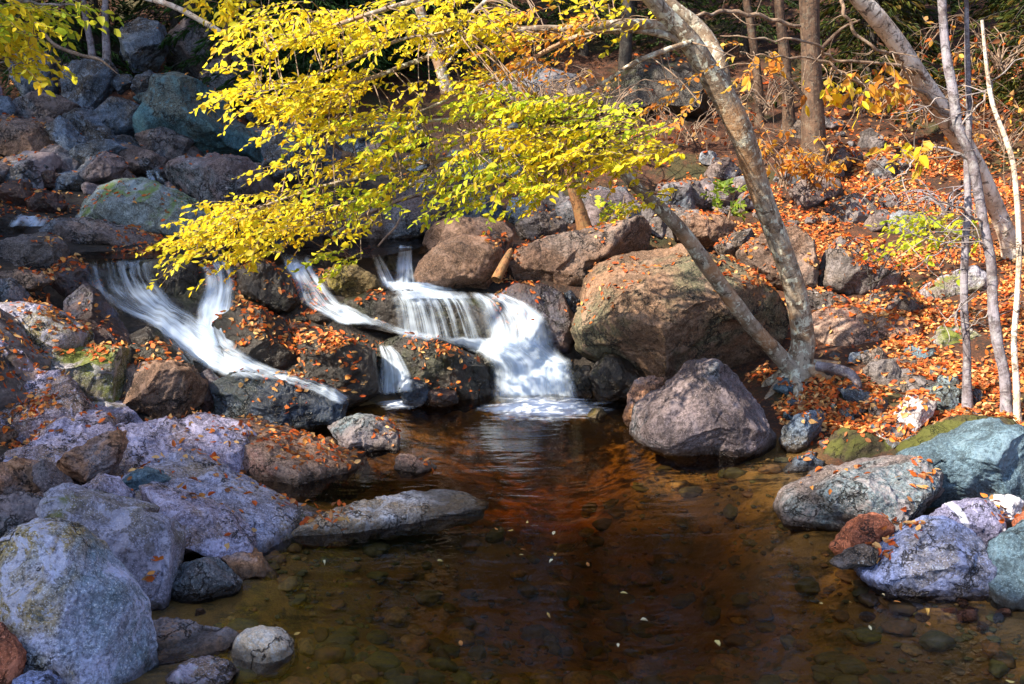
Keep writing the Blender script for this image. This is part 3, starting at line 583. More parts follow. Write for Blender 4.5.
rk('boulder', 'shadebrown', UB, 'dark brown bank boulder under the hollow at top centre', '200 78 215 62 245 58 262 72 264 95 235 100 210 94', Y=11.6)
for i, (name, mat, group, label, poly, kw) in enumerate(ROCKS):
    rock(name, label, 'slab' if 'slab' in name else ('boulder' if name == 'boulder' else 'rock'), group, mat, poly, seed=i * 7 + 3, **kw)

# small loose stones, alike: copies of a few shapes, each its own object
def proto_stone(seed, mat):
    R = np.random.default_rng(seed); D, Fc = ICO[4]
    q = D * ((np.hypot(D[:, 0], D[:, 1]) ** 2.8 + np.abs(D[:, 2]) ** 2.8) ** (-1 / 2.8))[:, None]
    for _ in range(8):
        m = R.normal(size=3); m /= np.linalg.norm(m); dd = q @ m - R.uniform(.6, .88); q = q - np.maximum(dd, 0)[:, None] * m * .95
    V = q * np.array([1, .78, .58]); N = vnormals(V, Fc)
    V = V + N * (fbm(V * 1.4 + seed, 3) * .07 + fbm(V * 6 + seed, 3) * .025)[:, None]
    me = mesh_obj('stone', V * .1, Fc, RM[mat]); d = me.data; bpy.data.objects.remove(me); return d
def in_poly(x, y, P):
    c = np.zeros(len(x), bool); x1, y1 = P[-1]
    for x2, y2 in P:
        m = ((y1 > y) != (y2 > y)) & (x < (x2 - x1) * (y - y1) / (y2 - y1 + 1e-12) + x1); c ^= m; x1, y1 = x2, y2
    return c
def zone(pxs):
    return [tuple(hit_ground(px, py)[:2]) for px, py in pxs]
def stones(n, pxs, mats, smin, smax, label, group, seed, name='stone'):
    R = np.random.default_rng(seed); Z = np.array(pxs if isinstance(pxs[0][0], float) else zone(pxs)); ms = [proto_stone(seed + k, m) for k, m in enumerate(mats)]
    lo, hi = Z.min(0), Z.max(0); k = 0
    while k < n:
        x, y = R.uniform(lo, hi)
        if not in_poly(np.array([x]), np.array([y]), Z)[0]: continue
        o = bpy.data.objects.new(name, ms[int(R.integers(len(ms)))]); COL.objects.link(o)
        s = R.uniform(0, 1) ** 2 * (smax - smin) + smin
        o.location = (x, y, float(height(x, y)[0]) + s * .02); o.scale = (s, s, s * R.uniform(.8, 1.3)); o.rotation_euler = (R.uniform(-.4, .4), R.uniform(-.4, .4), R.uniform(0, 6.3))
        tag(o, label, name, group); k += 1
stones(70, [(500, 215), (640, 190), (800, 120), (900, 130), (900, 230), (760, 235), (520, 232)], ['grey', 'shadebrown', 'purple'], .5, 2.8, 'small grey stone half buried in leaves on the wooded slope', 'small stones on the wooded slope', 101)
stones(44, [(770, 400), (850, 350), (950, 360), (1010, 440), (900, 455), (800, 465)], ['grey', 'shade', 'tealpale'], .35, 1.1, 'small stone among orange leaves on the right bank', 'small stones on the right bank', 202)
stones(66, [(0, 215), (0, 130), (60, 60), (330, 130), (450, 160), (440, 215), (300, 215), (250, 190), (130, 200)], ['shade', 'shadebrown', 'purple'], .7, 4.2, 'small stone wedged between the upstream boulders', 'small stones upstream', 303)
stones(54, [(0, 330), (60, 330), (130, 410), (120, 450), (0, 440)], ['lilac', 'brown', 'olive'], .35, 1.7, 'small stone wedged between the left bank slabs', 'small stones on the left bank', 404)
stones(22, [(60, 262), (330, 262), (390, 380), (330, 395), (200, 380), (90, 330)], ['wet', 'wetred'], .6, 1.5, 'dark wet stone lodged in the cascade', 'dark stones in the cascade', 505)
stones(10, [(840, 590), (1000, 600), (1010, 625), (900, 620)], ['blue', 'orange', 'rust'], .25, .6, 'little stone at the waterline below the triangular blue boulder', 'little stones at the right waterline', 606)
stones(8, [(160, 610), (270, 600), (240, 660), (160, 680)], ['orange', 'lilac', 'tan'], .25, .5, 'little stone in the shallows beside the white cobble', 'little stones in the left shallows', 707)

stones(75, [(-1.75, 2.6), (-3.9, 2.2), (-6.5, 6.0), (-7.0, 10.5), (-5.4, 10.5), (-3.7, 7.2), (-2.35, 4.6)], ['lilac', 'grey', 'shadebrown', 'olive'], 1.2, 6.0, 'boulder of the left bank beyond the edge of the view', 'boulders of the left bank beyond the view', 808, 'boulder')
stones(45, [(2.15, 3.0), (3.6, 2.6), (6.5, 6.0), (7.0, 9.5), (5.2, 9.5), (3.9, 7.2), (2.9, 5.2)], ['grey', 'blue', 'mossy', 'brown'], 1.0, 5.0, 'boulder of the right bank beyond the edge of the view', 'boulders of the right bank beyond the view', 909, 'boulder')
# cobbles and gravel of the pool floor: nobody could count them
def pebbles():
    R = np.random.default_rng(5); D, Fc = ICO[2]; VV, FF = [], []; n = 0
    pts = []
    for _ in range(4200):
        px, py = R.uniform(150, 1060), R.uniform(440, 740); q = on_z(px, py, 0); pts.append(q)
    for q in pts:
        x, y = q[0] + R.normal() * .1, q[1] + R.normal() * .1; z = float(height(x, y)[0])
        if z > -.03: continue
        s = R.uniform(.008, .022) if R.random() < .85 else R.uniform(.022, .075)
        a = R.uniform(0, 6.3); ca, sa = math.cos(a), math.sin(a)
        V = D * np.array([1, R.uniform(.5, .9), R.uniform(.25, .5)]) * s * (1 + .3 * perlin(D * 1.7 + R.uniform(0, 90)))[:, None]
        V = np.stack([V[:, 0] * ca - V[:, 1] * sa, V[:, 0] * sa + V[:, 1] * ca, V[:, 2]], 1) + (x, y, z + s * .15)
        VV.append(V); FF.append(Fc + n); n += len(V)
    m, nt, out = new_mat('streambed_cobble'); b = NB(nt); ge = b.n('ShaderNodeNewGeometry')
    ri = ge.outputs['Random Per Island']
    cr = b.n('ShaderNodeValToRGB'); b.link(ri, cr.inputs[0]); el = cr.color_ramp.elements
    cols = [(.17, .08, .02), (.09, .075, .018), (.24, .11, .03), (.12, .11, .025), (.08, .045, .013), (.28, .17, .05), (.10, .09, .03), (.22, .085, .02)]
    el[0].color = (*cols[0], 1); el[1].position = .99; el[1].color = (*cols[-1], 1)
    for i, c in enumerate(cols[1:-1]): e = el.new((i + 1) / 8); e.color = (*c, 1)
    cr.color_ramp.interpolation = 'CONSTANT'
    nz = b.noise(ge.outputs['Position'], 60, 4, .6)
    c = b.mix(b.rng(nz, .4, .65, 0, .6), cr.outputs[0], (.04, .035, .015))
    bs = b.n('ShaderNodeBsdfPrincipled'); b.link(c, bs.inputs['Base Color']); bs.inputs['Roughness'].default_value = .7
    b.link(bs.outputs[0], out.inputs[0])
    tag(mesh_obj('pebbles', np.concatenate(VV), np.concatenate(FF), m), 'brown and olive cobbles and gravel on the pool floor under water', 'pebbles', kind='stuff')
pebbles()
# ------------------------------------------------------------------ water
bpy.context.view_layer.update()
DG = bpy.context.evaluated_depsgraph_get()
def cast(o, d, dist=200):
    ok, loc, nor, idx, ob, mt = SC.ray_cast(DG, Vector(o), Vector(d).normalized(), distance=dist)
    return (np.array(loc), np.array(nor), ob) if ok else None

def pool_mat(name, volume, tint=(1, 1, 1)):
    m, nt, out = new_mat(name); b = NB(nt)
    ge = b.n('ShaderNodeNewGeometry'); mp = b.n('ShaderNodeMapping'); mp.inputs['Scale'].default_value = (.8, 2.2, 1)
    b.link(ge.outputs['Position'], mp.inputs['Vector'])
    h = b.math('ADD', b.noise(mp.outputs[0], 2.2, 3, .5, .6), b.math('MULTIPLY', b.noise(mp.outputs[0], 9, 3, .5, .3), .22))
    nrm = b.bump(h, .22, .05)
    gl = b.n('ShaderNodeBsdfGlossy'); gl.inputs['Roughness'].default_value = .06; b.link(nrm, gl.inputs['Normal'])
    tr = b.n('ShaderNodeBsdfTransparent'); tr.inputs[0].default_value = (*tint, 1)
    fr = b.n('ShaderNodeFresnel'); fr.inputs['IOR'].default_value = 1.33; b.link(nrm, fr.inputs['Normal'])
    mx = b.n('ShaderNodeMixShader'); b.link(fr.outputs[0], mx.inputs[0]); b.link(tr.outputs[0], mx.inputs[1]); b.link(gl.outputs[0], mx.inputs[2])
    b.link(mx.outputs[0], out.inputs['Surface'])
    if volume:
        va = b.n('ShaderNodeVolumeAbsorption'); va.inputs['Color'].default_value = (.74, .52, .11, 1); va.inputs['Density'].default_value = 2.5
        b.link(va.outputs[0], out.inputs['Volume'])
    return m
x0, x1, y0, y1, zb = -3.2, 4.2, -8, 7.15, -2.2
V = [(x0, y0, 0), (x1, y0, 0), (x1, y1, 0), (x0, y1, 0), (x0, y0, zb), (x1, y0, zb), (x1, y1, zb), (x0, y1, zb)]
Fq = [(0, 1, 2, 3), (7, 6, 5, 4), (0, 4, 5, 1), (1, 5, 6, 2), (2, 6, 7, 3), (3, 7, 4, 0)]
tag(mesh_obj('water', V, Fq, pool_mat('pool_water', True), smooth=False), 'dark amber pool below the cascade', kind='structure')
def flat_water(px, z, label):
    P = [on_z(a, c, z) for a, c in px]
    return tag(mesh_obj('water', P, [tuple(range(len(P)))], pool_mat('stream_water', False, (.5, .36, .22)), smooth=False), label, kind='structure')
flat_water([(86, 259), (150, 258), (232, 259), (280, 254), (310, 255), (372, 258), (412, 250), (440, 240), (400, 232), (300, 232), (200, 234), (90, 238), (60, 247)], .862, 'still upper pool above the cascade')

def silk_mat(name, streak, dens, dtop, tint=(.74, .85, 1.0), seed=0.0):
    m, nt, out = new_mat(name); b = NB(nt)
    uv = b.n('ShaderNodeUVMap', uv_map='UVMap'); sp = b.n('ShaderNodeSeparateXYZ'); b.link(uv.outputs[0], sp.inputs[0])
    u, v = sp.outputs[0], sp.outputs[1]
    # u is metres across, v metres along; fade coordinates are kept in a second layer
    uf = b.n('ShaderNodeUVMap', uv_map='Fade'); sf = b.n('ShaderNodeSeparateXYZ'); b.link(uf.outputs[0], sf.inputs[0])
    def st(su, sv, off):
        cx = b.n('ShaderNodeCombineXYZ'); b.link(b.math('MULTIPLY', u, su), cx.inputs[0]); b.link(b.math('MULTIPLY', v, sv), cx.inputs[1]); cx.inputs[2].default_value = off + seed
        return b.noise(cx.outputs[0], 1, 3, .55, .25)
    a1, a2, a3 = st(streak, .8, 1.7), st(streak * 2.8, 1.1, 5.1), st(3.0, 1.8, 9.3)
    a = b.math('ADD', b.math('MULTIPLY', a1, .55), b.math('ADD', b.math('MULTIPLY', a2, .3), b.math('MULTIPLY', a3, .62)))
    dn = b.math('ADD', dtop, b.math('MULTIPLY', b.rng(sf.outputs[1], .1, .95), dens - dtop))
    a = b.rng(a, b.math('SUBTRACT', .90, b.math('MULTIPLY', dn, .36)), b.math('SUBTRACT', 1.10, b.math('MULTIPLY', dn, .26)))
    e = b.math('MULTIPLY', b.rng(sf.outputs[0], .0, .22), b.rng(sf.outputs[0], 1.0, .78))
    ev = b.math('MULTIPLY', b.rng(sf.outputs[1], 0, .10), b.rng(sf.outputs[1], 1.0, .93))
    a = b.math('MULTIPLY', b.math('MULTIPLY', a, e), b.math('MULTIPLY', ev, .96))
    df = b.n('ShaderNodeBsdfDiffuse'); df.inputs[0].default_value = (*tint, 1)
    tl = b.n('ShaderNodeBsdfTranslucent'); tl.inputs[0].default_value = (*tint, 1)
    m1 = b.n('ShaderNodeMixShader'); m1.inputs[0].default_value = .35; b.link(df.outputs[0], m1.inputs[1]); b.link(tl.outputs[0], m1.inputs[2])
    tr = b.n('ShaderNodeBsdfTransparent'); mx = b.n('ShaderNodeMixShader')
    b.link(a, mx.inputs[0]); b.link(tr.outputs[0], mx.inputs[1]); b.link(m1.outputs[0], mx.inputs[2])
    b.link(mx.outputs[0], out.inputs[0]); return m
def silk(name, label, st, Y0, Y1, streak=9, dens=.6, dtop=None, nu=40, nv=70, lift=.035, tol=.28, tint=(.74, .85, 1.0), layers=2, seed=0.0):
    """water laid over the rock: stations of left and right edge down the flow, dropped onto the rock surface"""
    S = np.array(st, float).reshape(-1, 4); t = np.linspace(0, len(S) - 1, nv)
    R4 = np.stack([np.interp(t, np.arange(len(S)), S[:, k]) for k in range(4)], 1)
    for _ in range(6): R4[1:-1] = (R4[:-2] + 2 * R4[1:-1] + R4[2:]) / 4
    us = np.linspace(0, 1, nu); Yf = np.linspace(Y0, Y1, nv)
    D = np.zeros((nv, nu)); Q = np.zeros((nv, nu, 2))
    for i in range(nv):
        for j, a in enumerate(us):
            px = R4[i, 0] + (R4[i, 2] - R4[i, 0]) * a; py = R4[i, 1] + (R4[i, 3] - R4[i, 1]) * a
            h = cast(CAM, ray(px, py)); Q[i, j] = px, py
            y = h[0][1] if h else Yf[i]
            D[i, j] = np.clip(y, Yf[i] - tol, Yf[i] + tol)
    for _ in range(14):
        E = np.pad(D, 1, 'edge'); D = np.minimum(D, (E[:-2, 1:-1] + E[2:, 1:-1] + E[1:-1, :-2] + E[1:-1, 2:] + 2 * D) / 6 + .004)
    for _ in range(4):
        E = np.pad(D, 1, 'edge'); D = (E[:-2, 1:-1] + E[2:, 1:-1] + E[1:-1, :-2] + E[1:-1, 2:] + 2 * D) / 6
    i = (np.arange(nv - 1)[:, None] * nu + np.arange(nu - 1)[None]).ravel(); Fc = np.stack([i, i + nu, i + nu + 1, i + 1], 1)
    VV, FF, UV, UF = [], [], [], []
    for L in range(layers):
        P = np.array([[at(*Q[a, c], D[a, c] - lift * (1 + .9 * L)) for c in range(nu)] for a in range(nv)])
        P[..., 2] += fbm(np.stack([Q[..., 0].ravel() * .12, np.zeros(nu * nv), np.full(nu * nv, 3.1 * L + seed)], 1), 2).reshape(nv, nu) * .012
        du = np.concatenate([np.zeros((nv, 1)), np.cumsum(np.linalg.norm(np.diff(P, axis=1), axis=2), 1)], 1)
        du = (us[None] - .5) * np.mean(du[:, -1]) * np.ones((nv, 1))
        dv = np.concatenate([np.zeros((1, nu)), np.cumsum(np.linalg.norm(np.diff(P, axis=0), axis=2), 0)], 0).mean(1, keepdims=True)
        VV.append(P.reshape(-1, 3)); FF.append(Fc + L * nu * nv)
        UV.append(np.stack([du.ravel() + L * 3.7, np.repeat(dv, nu, 1).ravel()], 1))
        UF.append(np.stack([np.tile(us, nv), np.repeat(np.linspace(0, 1, nv), nu)], 1))
    o = mesh_obj(name, np.concatenate(VV), np.concatenate(FF), silk_mat(name + '_silk', streak, dens, dens if dtop is None else dtop, tint, seed), uv=np.concatenate(UV))
    l = o.data.uv_layers.new(name='Fade'); vi = np.zeros(len(o.data.loops), np.int32); o.data.loops.foreach_get('vertex_index', vi)
    l.data.foreach_set('uv', np.concatenate(UF).astype(np.float32)[vi].ravel())
    return tag(o, label, 'waterfall', 'falls of the cascade')
silk('waterfall', 'broad left waterfall sliding down the sloping dark ledge', [80, 256, 156, 256, 84, 275, 156, 274, 91, 294, 166, 290, 112, 309, 176, 303, 145, 323, 196, 315, 160, 337, 216, 328, 183, 354, 234, 345, 204, 367, 268, 365, 222, 377, 316, 384], 7.35, 6.2, 8, .98, .70, seed=1)
silk('waterfall', 'thin white rill running down the side of the blue black dome', [258, 364, 274, 376, 298, 373, 294, 386, 326, 382, 318, 394, 352, 398, 340, 406], 6.1, 5.85, 12, .9, .9, nu=14, nv=40, tol=.4, seed=15)
silk('waterfall', 'short white stream joining the left waterfall from its right', [190, 257, 230, 259, 203, 270, 236, 274, 204, 288, 236, 291, 195, 308, 234, 310, 196, 328, 226, 330, 205, 350, 240, 348], 7.35, 6.6, 10, 1.0, .7, nu=26, nv=50, seed=2)
silk('waterfall', 'narrow middle stream stepping down between leafy rocks', [276, 250, 312, 254, 286, 270, 314, 269, 294, 283, 322, 281, 298, 302, 342, 303, 318, 313, 352, 311, 340, 325, 382, 326], 7.4, 6.6, 10, .9, .7, nu=26, nv=50, seed=3)
silk('waterfall', 'thin diagonal trickle below the middle stream', [334, 304, 344, 303, 352, 316, 362, 312, 376, 326, 384, 321, 396, 334, 404, 328, 430, 342, 440, 336], 6.75, 6.7, 10, .72, nu=14, nv=40, seed=4)
silk('waterfall', 'small side fall curving off a dark rock into the pool', [378, 345, 391, 344, 380, 356, 402, 355, 379, 374, 411, 372, 377, 396, 414, 392], 6.5, 6.35, 12, .85, nu=26, nv=40, seed=5)
silk('waterfall', 'left spout of the twin spouts at the cascade top', [370, 253, 380, 254, 374, 267, 389, 269, 382, 288, 399, 287], 7.6, 7.2, 14, .8, nu=14, nv=30, seed=6)
silk('waterfall', 'right and wider spout of the twin spouts at the cascade top', [398, 244, 413, 246, 396, 262, 413, 264, 392, 288, 417, 288], 7.6, 7.2, 14, .85, nu=18, nv=30, seed=7)
silk('waterfall', 'white sheet of water spreading below the twin spouts', [378, 281, 420, 281, 382, 287, 455, 288, 392, 293, 470, 293, 400, 299, 474, 299], 7.2, 6.98, 5, .95, nu=40, nv=24, seed=8)
silk('waterfall', 'thin water curtain falling over the broad dark ledge', [388, 295, 468, 294, 392, 304, 476, 303, 394, 320, 484, 320, 396, 338, 492, 344], 6.95, 6.8, 24, .62, .72, nu=60, nv=40, tint=(.62, .72, .85), seed=9)
silk('waterfall', 'white chute right of the water curtain', [468, 292, 504, 293, 476, 303, 528, 302, 480, 318, 546, 314, 484, 333, 552, 330, 478, 350, 556, 348], 7.0, 6.75, 10, 1.0, .82, nu=44, nv=50, seed=10)
silk('waterfall', 'widest white main fall tumbling into the pool', [428, 336, 552, 338, 452, 345, 558, 347, 478, 354, 566, 356, 488, 366, 574, 362, 490, 384, 576, 378, 486, 408, 582, 404], 6.75, 6.4, 9, .95, 1.0, nu=60, nv=60, seed=11)
silk('waterfall', 'tiny white trickle at the left edge upstream', [16, 215, 52, 216, 10, 220, 50, 221, 6, 226, 46, 227], 8.2, 8.0, 4, .8, nu=20, nv=14, seed=12)
silk('waterfall', 'tiny blue fall between the purple rocks upstream', [145, 170, 160, 170, 146, 176, 162, 176, 147, 183, 168, 183], 9.0, 8.8, 8, .6, nu=16, nv=20, tint=(.5, .68, .9), seed=13)
silk('waterfall', 'thin upstream trickle half hidden by yellow leaves', [270, 196, 279, 196, 271, 206, 281, 206, 273, 220, 284, 220], 8.9, 8.7, 8, .6, nu=12, nv=24, tint=(.55, .68, .85), seed=14)

def foam(label, pts, cut, seed):
    P = np.array([on_z(a, c, .006) for a, c in pts]); c = P.mean(0); n = len(P); V, Fc, UV = [c], [], [(0, 0)]
    rings = 14; per = 72
    th = np.arctan2(P[:, 1] - c[1], P[:, 0] - c[0]); o = np.argsort(th)
    rr = np.interp(np.linspace(-math.pi, math.pi, per, endpoint=False), th[o], np.linalg.norm((P - c)[:, :2], axis=1)[o], period=2 * math.pi)
    for k in range(1, rings + 1):
        for j in range(per):
            t = -math.pi + 2 * math.pi * j / per; r = rr[j] * k / rings
            V.append((c[0] + math.cos(t) * r, c[1] + math.sin(t) * r, .006 + .02 * (1 - k / rings) ** 1.5)); UV.append((k / rings, 0))
    for j in range(per): Fc.append((0, 1 + j, 1 + (j + 1) % per))
    for k in range(rings - 1):
        for j in range(per):
            a = 1 + k * per + j; a2 = 1 + k * per + (j + 1) % per; Fc.append((a, a + per, a2 + per, a2))
    m, nt, out = new_mat('soft_foam'); b = NB(nt)
    uv = b.n('ShaderNodeUVMap', uv_map='UVMap'); sp = b.n('ShaderNodeSeparateXYZ'); b.link(uv.outputs[0], sp.inputs[0])
    ge = b.n('ShaderNodeNewGeometry'); mp = b.n('ShaderNodeMapping'); mp.inputs['Scale'].default_value = (1.0, 2.4, 1); b.link(ge.outputs['Position'], mp.inputs[0])
    nz = b.noise(mp.outputs[0], 5, 4, .6, .6)
    a = b.math('ADD', b.math('SUBTRACT', cut, sp.outputs[0]), b.math('MULTIPLY', b.math('SUBTRACT', nz, .5), 1.1))
    a = b.math('MULTIPLY', b.rng(a, -.05, .55), b.rng(sp.outputs[0], 1.0, .8))
    df = b.n('ShaderNodeBsdfDiffuse'); df.inputs[0].default_value = (.78, .86, 1, 1)
    tr = b.n('ShaderNodeBsdfTransparent'); mx = b.n('ShaderNodeMixShader'); b.link(a, mx.inputs[0]); b.link(tr.outputs[0], mx.inputs[1]); b.link(df.outputs[0], mx.inputs[2])
    b.link(mx.outputs[0], out.inputs[0])
    tag(mesh_obj('foam', V, Fc, m, uv=UV), label, 'foam', kind='stuff')
foam('white foam spreading where the main fall meets the pool', [(465, 408), (490, 398), (530, 394), (575, 396), (625, 404), (600, 420), (540, 426), (480, 419)], .80, 0)
foam('small white foam patch below the side fall', [(370, 404), (390, 398), (412, 398), (432, 404), (415, 411), (388, 412)], .7, 1)

# ------------------------------------------------------------------ leaves
LEAF = np.array([(0, 0, 0), (.32, -.27, .07), (.70, -.21, .06), (1, 0, -.04), (.70, .21, .06), (.32, .27, .07)])
LEAFF = np.array([(0, 1, 2, 3), (0, 3, 4, 5)])
class Leaves:
    def __init__(s): s.P, s.X, s.N, s.S, s.C = [], [], [], [], []
    def add(s, p, x, n, size, c): s.P.append(p); s.X.append(x); s.N.append(n); s.S.append(size); s.C.append(c)
    def build(s, name, mat, parent=None, loc=None, narrow=1.0):
        P, X, N, S, C = (np.array(q, float) for q in (s.P, s.X, s.N, s.S, s.C))
        X /= np.linalg.norm(X, axis=1)[:, None] + 1e-9
        Yv = np.cross(N, X); Yv /= np.linalg.norm(Yv, axis=1)[:, None] + 1e-9; Zv = np.cross(X, Yv)
        k = narrow * rng.uniform(.6, 1.3, len(P)); cup = rng.uniform(-1.8, 3.2, len(P)); curl = rng.uniform(-.45, .25, len(P))
        L = LEAF[None] * np.ones((len(P), 1, 1)); L[..., 1] *= k[:, None]; L[..., 2] = L[..., 2] * cup[:, None] + (L[..., 0] ** 2) * curl[:, None]
        V = P[:, None] + S[:, None, None] * (L[..., :1] * X[:, None] + L[..., 1:2] * Yv[:, None] + L[..., 2:] * Zv[:, None])
        Fc = (np.arange(len(P))[:, None, None] * 6 + LEAFF[None]).reshape(-1, 4)
        return mesh_obj(name, V.reshape(-1, 3), Fc, mat, loc=loc, parent=parent, smooth=False, col=np.repeat(C, 6, 0))
def leaf_mat(name, trans=.5, rough=.5, spec=.3):
    m, nt, out = new_mat(name); b = NB(nt)
    at_ = b.n('ShaderNodeAttribute', attribute_name='leaf_colour'); ge = b.n('ShaderNodeNewGeometry')
    nz = b.noise(ge.outputs['Position'], 55, 3, .6)
    c = b.mix(b.rng(nz, .50, .72, 0, .3), at_.outputs['Color'], (.32, .14, .03), 'MULTIPLY')
    bs = b.n('ShaderNodeBsdfPrincipled'); b.link(c, bs.inputs['Base Color']); bs.inputs['Roughness'].default_value = rough
    bs.inputs['Specular IOR Level'].default_value = spec
    tl = b.n('ShaderNodeBsdfTranslucent'); b.link(c, tl.inputs[0])
    mx = b.n('ShaderNodeMixShader'); mx.inputs[0].default_value = trans; b.link(bs.outputs[0], mx.inputs[1]); b.link(tl.outputs[0], mx.inputs[2])
    b.link(mx.outputs[0], out.inputs[0]); return m
M_LEAF = leaf_mat('living_leaf', .6); M_DRY = leaf_mat('dry_leaf', .25, .6, .2); M_NEEDLE = leaf_mat('needle', .25, .6, .2)
DRY = [(.26, .10, .04), (.40, .17, .06), (.55, .24, .09), (.72, .42, .16), (.34, .13, .05), (.66, .15, .025), (.72, .22, .04), (.50, .09, .02), (.74, .32, .08), (.62, .12, .03), (.32, .08, .03), (.74, .44, .18), (.68, .17, .04)]
def rand_unit():
    v = rng.normal(size=3); return v / np.linalg.norm(v)
lit = Leaves()
def drop(x, y, cols=DRY, smin=.026, smax=.05, zmax=30.0):
    h = cast((x, y, zmax), (0, 0, -1), 60)
    if not h or h[2].name.startswith(('water', 'pebbles')) or h[1][2] < .35 or (h[0][2] < .012): return
    n = h[1] * 1.0 + rng.normal(size=3) * .38; n /= np.linalg.norm(n)
    a = rng.uniform(0, 6.28); x_ = np.array([math.cos(a), math.sin(a), 0]); x_ -= n * (x_ @ n)
    c = np.array(cols[int(rng.integers(len(cols)))]) * rng.uniform(.75, 1.2)
    lit.add(h[0] + np.array([0, 0, 1]) * rng.uniform(.004, .018), x_, n, rng.uniform(smin, smax), np.clip(c, 0, 1))
def drop_zone(pxs, dens, **k):
    Z = np.array(pxs if isinstance(pxs[0][0], float) else zone(pxs)); lo, hi = Z.min(0), Z.max(0); n = int(np.prod(hi - lo) * dens)
    X = rng.uniform(lo, hi, (n, 2)); ok = in_poly(X[:, 0], X[:, 1], Z)
    q = fbm(np.stack([X[:, 0] * 1.6, X[:, 1] * 1.6, np.zeros(n)], 1), 3)
    for (x, y), g in zip(X[ok], q[ok]):
        if rng.random() < np.clip(.55 + g * 1.9, .05, 1): drop(x, y, **k)
drop_zone([(775, 405), (795, 450), (870, 458), (940, 440), (1040, 440), (1040, 385), (900, 345), (800, 345), (740, 365)], 4200)
drop_zone([(700, 330), (800, 345), (900, 345), (1040, 385), (1060, 300), (1040, 200), (940, 150), (820, 120), (760, 200), (700, 230)], 3200)
drop_zone([(470, 250), (700, 330), (700, 230), (760, 200), (700, 180), (500, 215)], 420)
drop_zone([(560, 215), (760, 200), (820, 120), (940, 150), (1060, 200), (1060, 60), (900, 40), (600, 60), (500, 150)], 130, smin=.04, smax=.075)
drop_zone([(0, 200), (0, 60), (200, 60), (450, 150), (450, 220)], 60)
drop_zone([(2.3, 3.2), (3.6, 2.6), (8.0, 6.0), (8.0, 12.0), (5.0, 12.0), (4.1, 7.8), (2.9, 5.2)], 330, smin=.035, smax=.06)
drop_zone([(-1.8, 2.6), (-4.5, 1.8), (-8.5, 6.0), (-8.5, 12.0), (-5.6, 12.0), (-3.8, 7.4), (-2.4, 4.7)], 150, smin=.035, smax=.06)
def cluster(px, py, r, n, **k):
    h = cast(CAM, ray(px, py))
    if not h: return
    for _ in range(int(n * 1.7)):
        a = rng.uniform(0, 6.28); q = r * math.sqrt(rng.random()); drop(h[0][0] + math.cos(a) * q, h[0][1] + math.sin(a) * q * 1.3, **k)
for px, py, r, n in ((60, 300, .22, 120), (40, 322, .2, 90), (75, 280, .18, 90), (85, 330, .2, 80), (60, 262, .15, 40), (110, 345, .15, 60), (160, 350, .15, 50), (140, 248, .25, 110), (180, 252, .25, 120), (230, 262, .2, 90),
                     (255, 300, .18, 70), (230, 330, .2, 90), (300, 300, .15, 60), (280, 330, .2, 100), (320, 330, .2, 110), (310, 355, .2, 90), (335, 375, .15, 70), (350, 395, .15, 80), (260, 372, .15, 50), (290, 378, .1, 22),
                     (255, 392, .22, 16), (350, 252, .25, 110), (310, 290, .15, 50), (370, 318, .12, 45), (420, 342, .15, 40), (455, 362, .12, 30), (470, 385, .12, 24), (440, 385, .12, 22), (515, 292, .2, 70), (510, 262, .14, 40),
                     (270, 424, .3, 70), (300, 440, .2, 50), (340, 456, .12, 30), (230, 428, .3, 40), (392, 444, .12, 60), (300, 463, .2, 40), (430, 466, .06, 14), (488, 492, .05, 18), (25, 425, .12, 60), (40, 418, .1, 30),
                     (250, 470, .25, 18), (190, 480, .3, 20), (230, 505, .25, 16), (310, 508, .2, 30), (150, 460, .3, 14), (330, 515, .12, 20), (160, 607, .05, 16), (10, 350, .2, 40), (15, 385, .25, 50), (70, 400, .25, 22), (85, 215, .3, 22), (110, 200, .3, 25), (170, 215, .25, 30), (60, 200, .25, 40), (40, 190, .25, 40), (30, 210, .25, 40), (100, 165, .3, 20),
                     (905, 530, .08, 16), (1000, 515, .06, 14), (880, 555, .06, 16), (925, 508, .1, 18), (830, 480, .2, 10), (880, 490, .2, 8), (800, 470, .15, 40), (600, 285, .3, 50), (500, 280, .2, 50), (660, 260, .3, 16), (720, 270, .3, 14), (740, 270, .2, 60), (840, 300, .3, 90), (760, 255, .2, 50)):
    cluster(px, py, r, n)
tag(lit.build('fallen_leaves', M_DRY), 'orange and rust fallen leaves strewn over the banks and rocks', 'fallen leaves', kind='stuff')
FLOAT = [(527, 523), (514, 530), (553, 535), (520, 549), (522, 555), (555, 553), (553, 559), (587, 562), (620, 593), (547, 612), (618, 643), (498, 530), (437, 561), (294, 635), (324, 560), (307, 669), (847, 564), (849, 602), (885, 596), (893, 601), (1005, 680), (927, 608), (869, 625), (930, 626), (821, 604), (690, 452), (640, 620), (460, 640), (715, 640)]
for i, (px, py) in enumerate(FLOAT):
    L = Leaves(); p = on_z(px, py, .005); a = rng.uniform(0, 6.28)
    L.add(p, (math.cos(a), math.sin(a), 0), (0, .05, 1), rng.uniform(.022, .038), [(.75, .60, .22), (.72, .45, .12), (.80, .72, .45), (.62, .25, .07)][i % 4])
    tag(L.build('fallen_leaf', M_DRY, loc=p), 'single small leaf floating on the dark pool', 'leaf', 'leaves floating on the pool')
